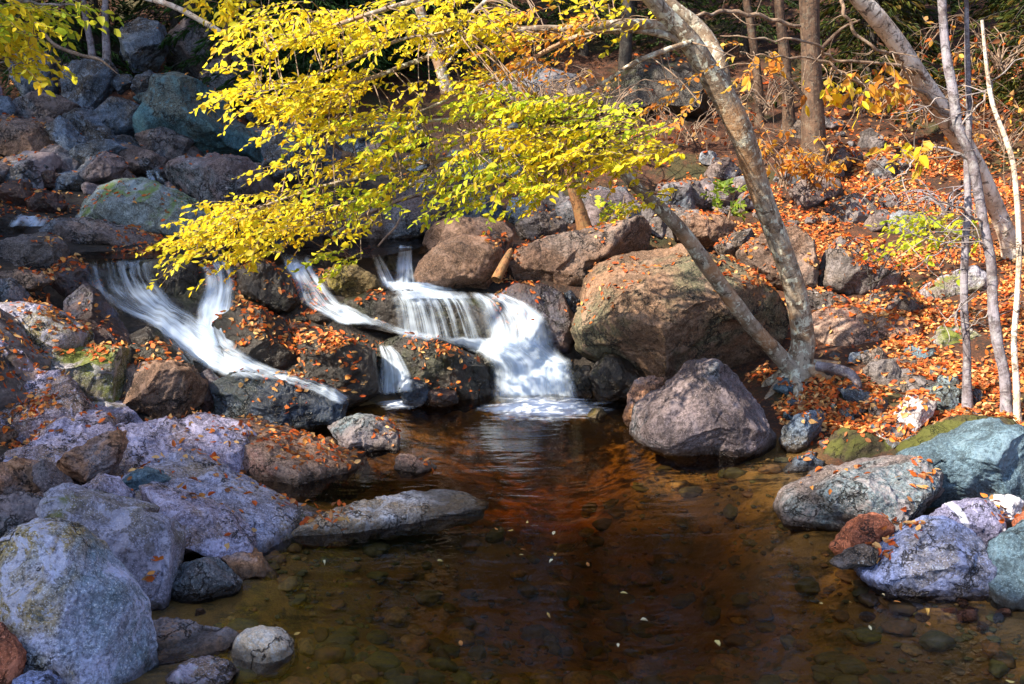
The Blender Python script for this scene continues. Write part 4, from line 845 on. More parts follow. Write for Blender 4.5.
# ------------------------------------------------------------------ trees
def catmull(pts, n):
    P = np.array(pts, float); P = np.concatenate([[2 * P[0] - P[1]], P, [2 * P[-1] - P[-2]]]); out = []
    for i in range(1, len(P) - 2):
        for t in np.linspace(0, 1, n, endpoint=False):
            a, b, c, d = P[i - 1:i + 3]
            out.append(.5 * (2 * b + (c - a) * t + (2 * a - 5 * b + 4 * c - d) * t * t + (3 * b - a - 3 * c + d) * t ** 3))
    out.append(P[-2]); return np.array(out)
class Tubes:
    def __init__(s): s.V, s.F, s.U, s.n = [], [], [], 0
    def add(s, pts, seg=10, sub=6, lump=.08, flare=0.0):
        """pts: rows of x, y, z, radius"""
        C = catmull(pts, sub); P, R = C[:, :3], np.maximum(C[:, 3], .0008); m = len(P)
        if flare: R = R * (1 + flare * np.exp(-np.arange(m) / (sub * .5)))
        T = np.gradient(P, axis=0); T /= np.linalg.norm(T, axis=1)[:, None] + 1e-9
        u = np.cross(T[0], [0.3, 0.9, .2]); u /= np.linalg.norm(u); rows, uv = [], []
        ln = np.concatenate([[0], np.cumsum(np.linalg.norm(np.diff(P, axis=0), axis=1))])
        ang = np.linspace(0, 2 * math.pi, seg + 1)
        for i in range(m):
            u = u - T[i] * (u @ T[i]); u /= np.linalg.norm(u); v = np.cross(T[i], u)
            rows.append(P[i] + R[i] * (np.cos(ang)[:, None] * u + np.sin(ang)[:, None] * v)); uv.append(np.stack([ang * max(R[0], .01), np.full(seg + 1, ln[i])], 1))
        V = np.concatenate(rows)
        if lump:
            rr = np.repeat(R, seg + 1); c = np.repeat(P, seg + 1, 0); dv = V - c
            V = c + dv * (1 + lump * fbm(V * (.35 / max(R.max(), .004)) * .6 + s.n, 3))[:, None]
            V.reshape(m, seg + 1, 3)[:, -1] = V.reshape(m, seg + 1, 3)[:, 0]
        i = (np.arange(m - 1)[:, None] * (seg + 1) + np.arange(seg)[None]).ravel()
        s.V.append(V); s.U.append(np.concatenate(uv)); s.F.append(np.stack([i, i + 1, i + seg + 2, i + seg + 1], 1) + s.n); s.n += len(V)
    def build(s, name, mat, parent=None):
        return mesh_obj(name, np.concatenate(s.V), np.concatenate(s.F), mat, parent=parent, uv=np.concatenate(s.U))
def bark_mat(name, base, alt, dark, marks=.5, lich=(.34, .38, .30), lamt=.3, warm=None):
    m, nt, out = new_mat(name); b = NB(nt)
    uv = b.n('ShaderNodeUVMap', uv_map='UVMap'); ge = b.n('ShaderNodeNewGeometry'); P = ge.outputs['Position']
    mp = b.n('ShaderNodeMapping'); mp.inputs['Scale'].default_value = (7, 24, 1); b.link(uv.outputs[0], mp.inputs[0])
    l1 = b.noise(mp.outputs[0], 1, 3, .6, .4)                 # lenticels run round the stem
    mp2 = b.n('ShaderNodeMapping'); mp2.inputs['Scale'].default_value = (34, 5, 1); b.link(uv.outputs[0], mp2.inputs[0])
    l2 = b.noise(mp2.outputs[0], 1, 4, .6, .3)                # furrows run along it
    n1 = b.noise(P, 7, 5, .65, .5); n2 = b.noise(P, 30, 4, .7); n3 = b.noise(P, 90, 3, .6)
    n5 = b.noise(P, 16, 5, .7, .8)
    c = b.mix(b.rng(n1, .40, .60), base, alt)
    c = b.mix(b.rng(n5, .54, .60, 0, .8), c, dark)
    c = b.mix(b.math('MULTIPLY', b.rng(b.noise(P, 21, 4, .65, .5), .53, .58), lamt), c, lich)
    c = b.mix(b.math('MULTIPLY', b.rng(l1, .60, .68), marks), c, dark)
    c = b.mix(b.math('MULTIPLY', b.rng(l2, .50, .66), (1 - marks) * .8), c, dark)
    if warm: c = b.mix(b.rng(b.noise(P, 3.2, 3, .5), .50, .62, 0, .7), c, warm)
    c = b.mix(b.rng(n1, .60, .70, 0, .75), c, dark)
    c = b.mix(b.rng(n3, .58, .70, 0, .4), c, tuple(min(1, x * 1.5) for x in base))
    bs = b.n('ShaderNodeBsdfPrincipled'); b.link(c, bs.inputs['Base Color']); bs.inputs['Roughness'].default_value = .8
    h = b.math('ADD', b.math('MULTIPLY', n2, .6), b.math('ADD', b.math('MULTIPLY', l2, .6), b.math('MULTIPLY', l1, -.4)))
    b.link(b.bump(h, .8, .015), bs.inputs['Normal']); b.link(bs.outputs[0], out.inputs[0]); return m
BK = {'grey': bark_mat('lichened_grey_bark', (.36, .30, .23), (.20, .135, .085), (.055, .035, .02), .45, (.60, .60, .48), .9, warm=(.38, .20, .09)),
      'white': bark_mat('white_birch_bark', (.78, .68, .58), (.50, .37, .27), (.055, .035, .025), .9, (.55, .5, .42), .2),
      'pale': bark_mat('pale_bluish_bark', (.27, .245, .28), (.12, .095, .10), (.05, .04, .045), .6, (.42, .42, .42), .3),
      'brown': bark_mat('brown_bark', (.13, .075, .045), (.08, .045, .028), (.025, .016, .012), .2, (.22, .2, .15), .3),
      'dark': bark_mat('dark_bark', (.055, .042, .034), (.035, .028, .024), (.012, .01, .01), .2, (.13, .13, .11), .3),
      'orange': bark_mat('rusty_bark', (.30, .14, .05), (.20, .09, .035), (.06, .03, .015), .3, (.3, .25, .1), .2),
      'blue': bark_mat('blue_grey_bark', (.20, .28, .34), (.13, .16, .19), (.04, .04, .05), .3, (.35, .4, .42), .4),
      'palet': bark_mat('weathered_twig_bark', (.34, .29, .28), (.20, .16, .14), (.06, .045, .04), .4, (.45, .43, .40), .4),
      'twig': bark_mat('twig_bark', (.26, .17, .11), (.17, .11, .075), (.05, .03, .02), .4, (.4, .36, .3), .3)}
def px_line(s, pxr=True):
    """'px py Y r_px' per point -> world points with radius in metres"""
    n = [float(t) for t in s.split()]; out = []
    for i in range(0, len(n), 4):
        p = at(n[i], n[i + 1], n[i + 2]); out.append((*p, n[i + 3] * .92 * n[i + 2] / F))
    return out
YEL = [(.92, .72, .03), (.95, .78, .05), (.86, .74, .04), (.94, .64, .03), (.78, .74, .05)]
YGR = [(.66, .74, .04), (.52, .66, .04), (.76, .76, .05), (.46, .60, .04), (.88, .76, .05)]
ORY = [(.85, .45, .05), (.80, .36, .05), (.88, .58, .10), (.70, .26, .05)]

class Foliage:
    def __init__(s, anchors): s.L = Leaves(); s.T = Tubes(); s.A = np.array(anchors, float)
    def spray(s, p, d, length, n, size, cols, droop=.25, link=.9):
        d = np.array(d, float); d /= np.linalg.norm(d); side = np.cross(d, [0, 0, 1.0]); side /= np.linalg.norm(side) + 1e-9
        roll = rng.normal() * .35; up = np.cross(side, d); side = side * math.cos(roll) + up * math.sin(roll)
        pts = [p + d * length * t - np.array([0, 0, droop * length * t * t]) for t in np.linspace(0, 1, 5)]
        s.T.add([(*q, .0022 * (1 - .75 * i / 4)) for i, q in enumerate(pts)], seg=4, sub=2, lump=0)
        if len(s.A) and link:
            dd = np.linalg.norm(s.A - p, axis=1); k = int(np.argmin(dd))
            if dd[k] < link:
                a = s.A[k]; m = (a + p) / 2 + rng.normal(size=3) * .05 * dd[k]
                s.T.add([(*a, .0045), (*m, .0034), (*p, .0024)], seg=4, sub=3, lump=0)
        for i in range(n):
            t = (i + rng.random()) / n; q = p + d * length * t - np.array([0, 0, droop * length * t * t])
            sg = 1 if i % 2 else -1
            x = d * rng.uniform(.3, .9) + side * sg * rng.uniform(.5, 1) + rng.normal(size=3) * .22 - np.array([0, 0, rng.uniform(0, .5)])
            nn = np.cross(d, side) * 1.0 + rng.normal(size=3) * .55
            if nn[2] < 0: nn = -nn
            c = np.array(cols[int(rng.integers(len(cols)))]) * rng.uniform(.8, 1.15)
            s.L.add(q, x, nn, size * rng.uniform(.55, 1.3), np.clip(c, 0, .95))
    def blob(s, px, py, rx, ry, Y, n, cols, dY=.4, size=.041, dirp=(-1, -.12), length=(.16, .38), leaves=(12, 21), tilt=0.0, link=.9):
        for _ in range(n):
            a = rng.uniform(0, 6.28); q = math.sqrt(rng.random()); ex, ey = q * rx * math.cos(a), q * ry * math.sin(a)
            p = at(px + ex, py + ey - tilt * ex, Y + rng.uniform(-dY, dY))
            d = RX * (dirp[0] + rng.normal() * .45) + np.array([0, rng.normal() * .6, 0]) + np.array([0, 0, dirp[1] + rng.normal() * .25])
            s.spray(p, d, rng.uniform(*length), int(rng.integers(*leaves)), size, cols, link=link)

def sample_pts(lines):
    return np.concatenate([catmull(l, 10)[:, :3] for l in lines])
# the grey two-stemmed tree whose limbs carry the yellow foliage
base = at(795, 374, 6.35)
t = root('leaning_tree', base, 'grey lichened tree with two leaning stems and sweeping yellow foliage over the cascade', 'tree')
main = px_line('796 384 6.33 17  799 362 6.35 14  803 338 6.35 12.5  795 290 6.3 12  778 240 6.25 11.5  760 190 6.2 12  744 140 6.1 13  727 103 6.05 13  707 70 6.0 12.5  690 42 5.95 11.5  668 18 5.9 10  640 -15 5.8 9  600 -60 5.7 7')
tb = Tubes(); tb.add(main, 14, 8, .12, .5)
for a_, l_ in ((-2.6, .38), (-1.7, .5), (-.7, .4), (.2, .45), (2.9, .3)):
    dx_, dy_ = math.cos(a_), math.sin(a_); rp = []
    for s_ in (0, .25, .5, .75, 1):
        x_, y_ = base[0] + dx_ * l_ * s_ + .04 * s_ * rng.normal(), base[1] + dy_ * l_ * s_; rp.append((x_, y_, float(height(x_, y_)[0]) + .10 * (1 - s_) ** 2 - .015 - .03 * s_, .05 * (1 - .7 * s_)))
    tb.add(rp, 8, 5, .12)
tb.build("trunk", BK["grey"], t)
stem = px_line('794 372 6.33 11  776 352 6.25 9.5  752 326 6.15 9  730 298 6.1 9  706 264 6.0 8.5  684 234 5.95 8  664 212 5.9 7.5  640 190 5.85 6.5  618 168 5.8 5.5  596 140 5.75 4.5  560 118 5.7 3.5')
tb = Tubes(); tb.add(stem, 12, 8, .12); tb.build('stem', BK['grey'], t)
fork = px_line('727 100 6.05 8  716 56 6.15 8.5  697 26 6.2 7.5  670 4 6.2 6.5  630 -30 6.2 5')
tb = Tubes(); tb.add(fork, 10, 8, .1); tb.build('branch', BK['grey'], t)
limbs = ['688 40 5.95 6  660 26 5.9 5.5  620 24 5.8 5  579 29 5.7 4.5  530 30 5.6 4  480 38 5.5 3  420 60 5.4 2.5  350 85 5.3 2  280 100 5.3 1.2',
         '700 60 6.0 4.5  668 36 5.9 4  620 30 5.85 3.5  580 36 5.8 3  548 50 5.75 2.5  520 66 5.7 2  470 90 5.6 1.6  400 120 5.5 1.2',
         '618 168 5.8 3.5  560 150 5.7 3  500 152 5.6 2.6  440 160 5.6 2.2  380 172 5.6 2  310 190 5.6 1.6  240 215 5.6 1.2  200 235 5.6 .8',
         '640 -15 5.8 6  580 -22 5.6 4.5  500 -12 5.4 3.6  420 0 5.3 3  340 24 5.2 2.2  270 52 5.2 1.4',
         '596 140 5.75 2.4  540 120 5.6 2  470 118 5.5 1.8  400 124 5.4 1.4  330 130 5.4 1.1  260 100 5.4 .8',
         '440 160 5.6 1.6  400 190 5.6 1.4  340 205 5.6 1.1  290 225 5.6 .9  230 245 5.6 .7',
         '690 42 5.9 3.2  640 60 5.8 2.6  600 84 5.8 2  560 100 5.75 1.6  500 112 5.7 1.2',
         '500 -12 5.4 2.6  450 30 5.3 2  400 40 5.3 1.6  330 70 5.3 1.2  270 90 5.3 .8']
lw = [px_line(l) for l in limbs]
for l in lw:
    tb = Tubes(); tb.add(l, 7, 8, .12); tb.build('branch', BK['grey'], t)
fo = Foliage(sample_pts(lw + [stem, main]))
for a in ((330, 26, 95, 26, 5.3, 66, YEL), (440, 14, 90, 20, 5.3, 46, YEL), (500, 30, 50, 24, 5.4, 22, YEL), (300, 92, 68, 20, 5.3, 34, YEL), (375, 84, 60, 18, 5.4, 30, YEL), (390, 118, 55, 14, 5.35, 20, YGR + YEL), (270, 84, 26, 22, 5.35, 14, YEL),
          (345, 126, 55, 10, 5.45, 16, YEL), (440, 138, 60, 12, 5.3, 20, YGR + YEL), (345, 162, 80, 8, 5.6, 20, YEL), (430, 172, 50, 10, 5.4, 12, YGR + YEL), (300, 203, 62, 14, 5.6, 34, YEL), (245, 222, 52, 18, 5.6, 42, YEL), (205, 242, 30, 12, 5.6, 14, YEL), (370, 196, 50, 14, 5.6, 24, YGR),
          (262, 250, 40, 10, 5.6, 14, YEL), (330, 222, 60, 12, 5.6, 22, YEL), (350, 254, 16, 9, 5.7, 6, YGR), (520, 102, 54, 12, 5.25, 26, YGR), (600, 108, 48, 12, 5.3, 26, YGR), (560, 132, 70, 12, 5.25, 38, YEL), (520, 160, 46, 14, 5.25, 26, YGR), (610, 152, 66, 12, 5.2, 44, YEL), (655, 150, 34, 10, 5.2, 16, YEL), (560, 100, 60, 10, 5.2, 18, YEL),
          (548, 182, 56, 10, 5.25, 24, YEL + YGR), (640, 126, 44, 8, 5.25, 14, YGR), (470, 196, 40, 10, 5.6, 10, YGR), (560, 20, 60, 22, 5.6, 22, ORY), (620, 10, 40, 16, 5.8, 12, YEL), (500, 84, 50, 12, 5.55, 14, YEL), (660, 200, 20, 12, 5.8, 6, YEL), (520, 60, 40, 14, 5.6, 8, ORY), (690, 100, 22, 16, 5.8, 4, ORY), (745, 60, 30, 20, 5.9, 5, ORY)):
    fo.blob(*a)
fo.L.build('crown', M_LEAF, t); fo.T.build('twig_sprays', BK['twig'], t)

def thin_tree(name, label, line, bark, branches=(), group='slender trees on the right bank', seg=10, leaves=None, flare=.2, lump=.1):
    pts = px_line(line); t = root(name, pts[0][:3], label, 'tree', group)
    tb = Tubes(); tb.add(pts, seg, 8, lump, flare); tb.build('trunk', BK[bark], t)
    for bl in branches:
        q = np.array(px_line(bl)); q[:, 3] *= .7; q[1:-1, :3] += rng.normal(size=(len(q) - 2, 3)) * .022
        C = catmull(q, 5); C[1:-1, :3] += rng.normal(size=(len(C) - 2, 3)) * .007
        tb = Tubes(); tb.add(C, 6, 2, .15)
        for _ in range(7):
            a = C[int(rng.integers(2, len(C)))]; e = a[:3] + rng.normal(size=3) * np.array([.13, .1, .11]); m = (a[:3] + e) / 2 + rng.normal(size=3) * .02
            tb.add([(*a[:3], min(a[3] * .6, .004)), (*m, .0025), (*e, .0008)], 4, 3, 0)
        tb.build('branch', BK['twig' if bark == 'white' else 'palet'], t)
    if leaves:
        fo = Foliage(sample_pts([px_line(l) for l in branches] + [pts]))
        for a in leaves: fo.blob(*a[:7], **(a[7] if len(a) > 7 else {}))
        fo.L.build('crown', M_LEAF, t); fo.T.build('twig_sprays', BK['twig'], t)
    return t
hang = dict(size=.075, dirp=(.1, -1.0), length=(.10, .2), leaves=(4, 7), dY=.15, link=.5)
thin_tree('birch_tree', 'white birch leaning steeply left across the top right corner', '1014 285 7.8 11  1009 244 7.75 9.5  996 209 7.7 9  982 178 7.6 9  965 146 7.5 9.6  946 118 7.4 10.4  932 97 7.3 10.4  917 76 7.2 10.2  901 50 7.1 10  882 24 7.0 9.6  858 -4 6.9 9.2  830 -40 6.8 10  800 -80 6.7 8', 'white',
          ['948 118 7.35 4  930 95 7.2 3.4  896 84 7.1 2.8  864 79 7.0 2.4  817 63 6.9 2  769 53 6.8 1.5  740 52 6.8 .8', '934 98 7.25 3.6  912 76 7.1 3  882 63 7.0 2.6  838 53 6.9 2.2  803 38 6.8 2  769 32 6.7 1.6  720 36 6.7 .9',
           '838 -14 6.8 3  851 21 6.75 2.6  874 45 6.8 2.4  890 56 6.9 2  906 72 7.0 1.6', '800 26 6.7 2.6  764 14 6.6 3  725 12 6.5 3.2  689 13 6.4 2.4  650 20 6.3 1', '960 140 7.4 2  940 108 7.2 1.6  905 112 7.0 1.2  885 120 6.9 .8'],
          leaves=[(845, 80, 45, 8, 6.95, 16, ORY + YEL, hang), (895, 85, 24, 6, 7.0, 6, ORY, hang), (780, 58, 30, 8, 6.8, 5, ORY, hang), (870, 66, 30, 6, 6.9, 4, ORY, hang)])
thin_tree('birch_tree', 'grey slender tree curving up past the leaning birch, thickest of the thin stems', '1007 432 5.35 7  1006 400 5.4 6.3  1004 372 5.42 6  998 345 5.45 6  993 307 5.5 5.8  991 262 5.55 5.4  983 220 5.6 5.2  972 160 5.65 5  959 130 5.7 5  953 92 5.75 5  946 53 5.8 4.6  942 0 5.85 4.2  940 -50 5.9 3.4', 'pale',
          ['972 160 5.65 2.4  948 150 5.6 2  925 158 5.55 1.5  900 175 5.5 1.2  885 182 5.5 .8', '985 225 5.6 2  960 205 5.5 1.6  930 196 5.4 1.3  905 205 5.3 .8', '990 250 5.55 1.6  970 235 5.5 1.3  940 245 5.4 .9', '957 130 5.7 1.8  985 105 5.7 1.4  1010 75 5.7 1.2  1030 55 5.7 .8'],
          leaves=[(918, 148, 22, 10, 5.6, 9, YEL + ORY, dict(size=.06, dirp=(-.6, -.5), length=(.12, .22), leaves=(6, 9), dY=.08, link=.4))])
thin_tree('birch_tree', 'thin bluish straight stem left of the slender grey tree', '968 416 5.6 6  967 385 5.62 5  967 350 5.65 4.3  964 302 5.7 4.2  965 249 5.75 4  968 209 5.8 3.8  967 175 5.85 3.6  969 120 5.9 3.4  968 79 5.95 3  967 40 6.0 2.6  966 -20 6.0 2', 'pale',
          ['965 249 5.75 1.4  945 252 5.7 1.1  925 262 5.65 .7', '966 300 5.7 1.2  950 312 5.6 .9  940 330 5.6 .6', '968 209 5.8 1.2  950 226 5.7 .9  930 232 5.6 .6', '966 330 5.65 1  985 322 5.6 .8  1000 300 5.6 .6', '968 110 5.9 1.2  940 100 5.9 1  915 112 5.9 .6'])
thin_tree('birch_tree', 'thinnest pale stem closest to the right edge', '1018 428 5.3 4  1016 380 5.35 3.4  1014 340 5.4 3  1017 300 5.45 3  1019 240 5.5 2.8  1014 170 5.55 2.8  1006 140 5.6 2.6  993 105 5.65 2.4  987 70 5.7 2  982 20 5.7 1.6', 'white', ['1014 170 5.55 1.4  1030 150 5.5 1', '1018 250 5.5 1.2  1030 240 5.5 .8'])
# background trunks
def trunk_tree(label, line, bark, branches=(), group='trunks in the shaded woods'):
    pts = px_line(line); t = root('forest_tree', pts[0][:3], label, 'tree', group)
    top = np.array(pts[-1]); lean = top[:3] - np.array(pts[0][:3]); lean /= np.linalg.norm(lean)
    pts = pts + [tuple(np.append(top[:3] + lean * 2.2, top[3] * .8)), tuple(np.append(top[:3] + lean * 4.5, top[3] * .45))]
    tb = Tubes(); tb.add(pts, 10, 8, .1, .2); tb.build('trunk', BK[bark], t)
    L = Leaves(); c = top[:3] + lean * 3.6; tw = Tubes()
    for _ in range(24):
        d = rand_unit(); d[2] = abs(d[2]) * .6; e = c + d * rng.uniform(.8, 2.4); tw.add([(*(c - lean * rng.uniform(0, 1.2)), .02), (*((c + e) / 2 + rng.normal(size=3) * .1), .012), (*e, .005)], 5, 3, 0)
        for _ in range(70):
            L.add(e + rng.normal(size=3) * .42, rand_unit(), rand_unit() + np.array([0, 0, .8]), rng.uniform(.07, .11), np.array(ORY[int(rng.integers(4))]) * rng.uniform(.6, 1))
    L.build('crown', M_LEAF, t); tw.build('limbs', BK[bark], t)
    for bl in branches:
        tb = Tubes(); tb.add(px_line(bl), 6, 6, .1); tb.build('branch', BK[bark], t)
trunk_tree('straight brown trunk rising behind the tall grey leaning tree', '814 165 9.6 13  813 120 9.6 11  811 60 9.6 10.5  809 -10 9.6 10', 'brown', ['812 110 9.6 3  790 80 9.5 2  770 70 9.5 1', '811 60 9.6 2.5  840 30 9.5 1.6  860 20 9.5 1'])
trunk_tree('thin dark trunk just left of the straight brown trunk', '790 150 10.6 7  788 100 10.6 6  783 40 10.6 5.5  778 -10 10.6 5', 'brown')
trunk_tree('thick dark trunk at upper left between the yellow leaves', '72 78 12.6 10  72 50 12.6 9  73 10 12.6 8.5  74 -20 12.6 8', 'dark')
trunk_tree('pale straight slender trunk above the tall blue block', '107 62 11.6 4.2  106 40 11.6 3.6  105 10 11.6 3.4  105 -20 11.6 3', 'pale')
trunk_tree('slender grey trunk bending left of the pale straight one', '93 62 11.6 3.6  90 40 11.6 3.2  85 15 11.6 3  81 -20 11.6 2.6', 'pale')
trunk_tree('short leaning grey trunk seen through the foliage centre', '448 92 9.4 7  440 66 9.4 6  431 42 9.4 5.5  420 10 9.4 5  410 -20 9.4 4.4', 'grey', ['442 70 9.4 2  458 50 9.3 1.4  470 30 9.3 .8'])
trunk_tree('dark trunk behind the bare brush at top centre', '622 120 12 8  624 80 12 7  627 30 12 6.5  630 -20 12 6', 'dark')
trunk_tree('dark trunk at top right behind the leaning birch', '905 110 12.5 9  904 60 12.5 8  902 10 12.5 7.5  900 -20 12.5 7', 'dark')
trunk_tree('thin brown trunk right of the tall leaning stem', '760 130 11 5  758 80 11 4.4  750 20 11 4  744 -20 11 3.6', 'brown')
trunk_tree('dark trunk in the shaded woods above the jagged crag', '190 60 13.5 10  192 20 13.5 9  196 -20 13.5 8', 'dark')
trunk_tree('dark trunk in the shaded woods left of centre', '330 90 13.5 9  332 40 13.5 8  335 -20 13.5 7', 'dark')
# stumps and posts
def snag(name, label, line, bark, cat, seg=12):
    pts = px_line(line); t = Tubes(); t.add(pts, seg, 8, .14, .15)
    # close the broken top
    o = mesh_obj(name, np.concatenate(t.V), np.concatenate(t.F), BK[bark], loc=pts[0][:3], uv=np.concatenate(t.U)); tag(o, label, cat); return o
snag('tree_stump', 'blue grey broken trunk standing behind the green yellow leaves', '511 176 9.6 13  511 158 9.6 12.5  510 138 9.6 12  510 120 9.6 11.5  510 117 9.6 7  510 116 9.6 .5', 'blue', 'stump')
snag('tree_stump', 'slim orange brown dead stem standing among the stones behind the long brown boulder', '586 236 8.25 9  580 212 8.25 6.5  573 190 8.25 5.5  567 160 8.25 5  562 130 8.25 4  561 128 8.25 .4', 'orange', 'dead stem')
snag('fallen_branch', 'long bleached dead branch slanting down at the upper left', '128 -6 10.6 1.6  150 0 10.5 2  170 5 10.4 3  200 20 10.3 3.2  225 35 10.2 2.6  238 44 10.2 .5', 'white', 'branch', 8)
snag('fallen_branch', 'thin dead branch lying across the rocks above the twin spouts', '332 236 8.0 2  350 225 8.0 2.2  365 215 8.0 2.2  400 200 8.0 2.2  440 190 8.0 2.4  477 183 8.0 .5', 'twig', 'branch', 8)
snag('fallen_branch', 'bare stick propped on the boulder above the twin spouts', '378 246 7.6 1  385 238 7.7 1.2  396 226 7.8 1.2  402 212 7.9 .4', 'twig', 'branch', 6)
snag('fallen_branch', 'dark dead branch across the shade at upper left', '40 28 10.8 1.5  55 45 10.7 2  80 55 10.6 2  100 60 10.5 1.6  118 74 10.4 .4', 'twig', 'branch', 6)
snag('driftwood', 'short bleached piece of wood by the foot of the leaning tree', '818 366 6.2 5  835 369 6.1 6  850 374 6.0 6  858 384 5.95 4.5  862 388 5.95 .5', 'pale', 'driftwood', 8)
snag('driftwood', 'brown stick wedged between the smooth boulder and the long boulder', '496 280 7.2 5  504 264 7.3 5  510 252 7.4 3.5  512 248 7.4 .4', 'orange', 'stick', 8)
snag('tree_root', 'curved root sticking out of the leaves near the white lichen rock', '938 440 5.2 2  936 428 5.25 2.2  944 420 5.3 2.2  952 416 5.35 .5', 'orange', 'root', 8)

# bare brush and saplings
def brush(label, px, py, Y, n, spread, bark='twig', cols=None, nl=0, hang_=True, group='bare brush on the wooded slope'):
    c = at(px, py, Y); t = root('bare_shrub', c, label, 'shrub', group); tb = Tubes(); L = Leaves()
    for _ in range(n):
        d = RX * rng.normal() + np.array([0, rng.normal() * .6, 0]); d /= np.linalg.norm(d); h = rng.uniform(.4, 1) * spread
        q = [c + rng.normal(size=3) * .03]; 
        for k in range(1, 6):
            s = k / 5; q.append(c + d * h * s * .9 + np.array([0, 0, h * (1.5 * s - (1.35 if hang_ else .5) * s * s)]) + rng.normal(size=3) * .035 * h)
        tb.add([(*v, .007 * (1 - .8 * i / 5)) for i, v in enumerate(q)], 5, 3, 0)
        for _ in range(3):
            a = q[int(rng.integers(2, 6))]; e = a + rng.normal(size=3) * .18 * h - np.array([0, 0, .18 * h]); tb.add([(*a, .0035), (*((a + e) / 2 + rng.normal(size=3) * .03), .0028), (*e, .001)], 4, 2, 0)
            for _ in range(nl):
                L.add(a + (e - a) * rng.random(), rand_unit() - np.array([0, 0, .5]), rand_unit(), rng.uniform(.05, .075), np.array(cols[int(rng.integers(len(cols)))]) * rng.uniform(.7, 1.1))
    tb.build('stems', BK[bark], t)
    if nl: L.build('leaves', M_LEAF, t)
brush('bare drooping brush hanging in the shade at top centre', 600, 130, 9.2, 26, 1.0)
brush('bare twiggy brush with rusty leaves left of the drooping brush', 545, 110, 9.8, 18, .9, 'twig', ORY, 3)
brush('bare twiggy brush behind the tall leaning trunk', 690, 140, 10.2, 16, .9, 'twig', DRY, 2)
brush('low shrub with orange leaves below the brown trunk', 815, 190, 8.8, 16, .55, 'twig', ORY, 4, False)
brush('low shrub with orange leaves left of the brown trunk', 785, 185, 8.9, 12, .5, 'twig', ORY, 3, False)
brush('bare grey brush behind the thin bluish stem', 945, 215, 8.0, 16, .7, 'pale')
brush('orange leaved brush on the slope behind the slender trees', 1005, 150, 9.4, 16, .9, 'twig', ORY, 2)
brush('rusty twiggy brush behind the leaning birch', 930, 120, 9.4, 20, 1.0, 'twig', ORY + DRY, 3)
brush('rusty twiggy brush at the top right corner', 1000, 70, 9.8, 20, 1.1, 'twig', ORY + DRY, 3)
brush('thin brown brush between the straight brown trunk and the leaning birch', 865, 110, 10, 18, .9, 'twig', DRY, 2)
brush('bare brush at the left of the straight brown trunk', 765, 110, 10.0, 14, .8)
brush('small bare shrub in front of the big smooth grey boulder', 876, 286, 7.1, 5, .32, 'dark', None, 0, False)
for x_, y_, s_ in ((4.6, 6.2, .8), (5.6, 8.0, 1.0), (3.9, 4.6, .6), (-4.6, 4.6, .9), (-5.6, 7.4, 1.0), (-3.6, 3.2, .6)):
    p_ = np.array([x_, y_, float(height(x_, y_)[0])]); d_ = p_ - CAM; k_ = d_ @ FW
    brush('bare twiggy brush on the bank beyond the edge of the view', 512 + F * (d_ @ RX) / k_, 342 - F * (d_ @ UP) / k_, y_, 12, s_, 'twig', ORY, 2, group='brush beyond the view')
def sapling(label, px, py, Y, h, blobs, group=None):
    c = at(px, py, Y); t = root('beech_sapling', c, label, 'sapling', group); tb = Tubes()
    st = [(*c, .012), (*(c + np.array([.03, 0, h * .5])), .009), (*(c + np.array([.05, .02, h])), .004)]; tb.add(st, 7, 5, .05)
    fo = Foliage(catmull(st, 8)[:, :3])
    for a in blobs: fo.blob(*a[:7], **a[7])
    tb.V += fo.T.V; tb.U += fo.T.U; tb.F += [f_ + tb.n for f_ in fo.T.F]
    fo.L.build('crown', M_LEAF, t); tb.build('stems', BK['twig'], t)
lay = dict(size=.05, dirp=(-.8, -.12), length=(.15, .3), leaves=(9, 14), dY=.25, link=.8)
sapling('green yellow sapling with flat layered leaves behind the thin bluish stem', 962, 285, 6.6, .65, [(935, 217, 44, 6, 6.5, 15, YGR, lay), (945, 236, 36, 5, 6.5, 13, YGR, lay)])
sapling('small bushy green plant beside the slanting stem', 728, 220, 8.2, .3, [(726, 200, 13, 14, 8.2, 16, [(.22, .34, .04), (.30, .40, .04), (.16, .26, .04)], dict(size=.05, dirp=(0, .5), length=(.08, .16), leaves=(8, 12), dY=.12, link=.4))])
sapling('small green plant at the foot of the orange dead stem', 618, 226, 8.3, .25, [(612, 212, 20, 8, 8.3, 12, YGR, dict(size=.05, dirp=(0, .3), length=(.08, .16), leaves=(7, 10), dY=.12, link=.4))])
ul = dict(size=.065, dirp=(.8, -.3), length=(.16, .32), leaves=(9, 14), dY=.4, link=1.2)
thin_tree('beech_tree', 'tree leaning in from the left edge with yellow leaves at the upper left corner', '-130 260 7.2 14  -110 150 7.1 12  -80 50 7.0 10  -60 -40 6.9 9  -40 -140 6.8 7', 'brown', ['-84 60 7.0 4  -40 30 6.9 3  0 25 6.8 2.2  40 35 6.7 1.2', '-62 -30 6.9 4  -20 -10 6.8 3  30 0 6.7 2  80 6 6.7 1', '-96 100 7.05 3  -50 70 6.9 2.4  0 60 6.8 1.6  30 62 6.7 .8'],
          'yellow leaved trees', leaves=[(10, 14, 30, 16, 6.8, 26, YEL + YGR, ul), (8, 44, 24, 14, 6.8, 14, YEL, ul), (30, 62, 20, 8, 6.8, 5, YEL, ul), (-60, 0, 70, 60, 6.8, 50, YEL, ul), (60, 2, 30, 8, 6.8, 8, YGR, ul), (8, 72, 14, 6, 6.8, 4, YEL, ul)])
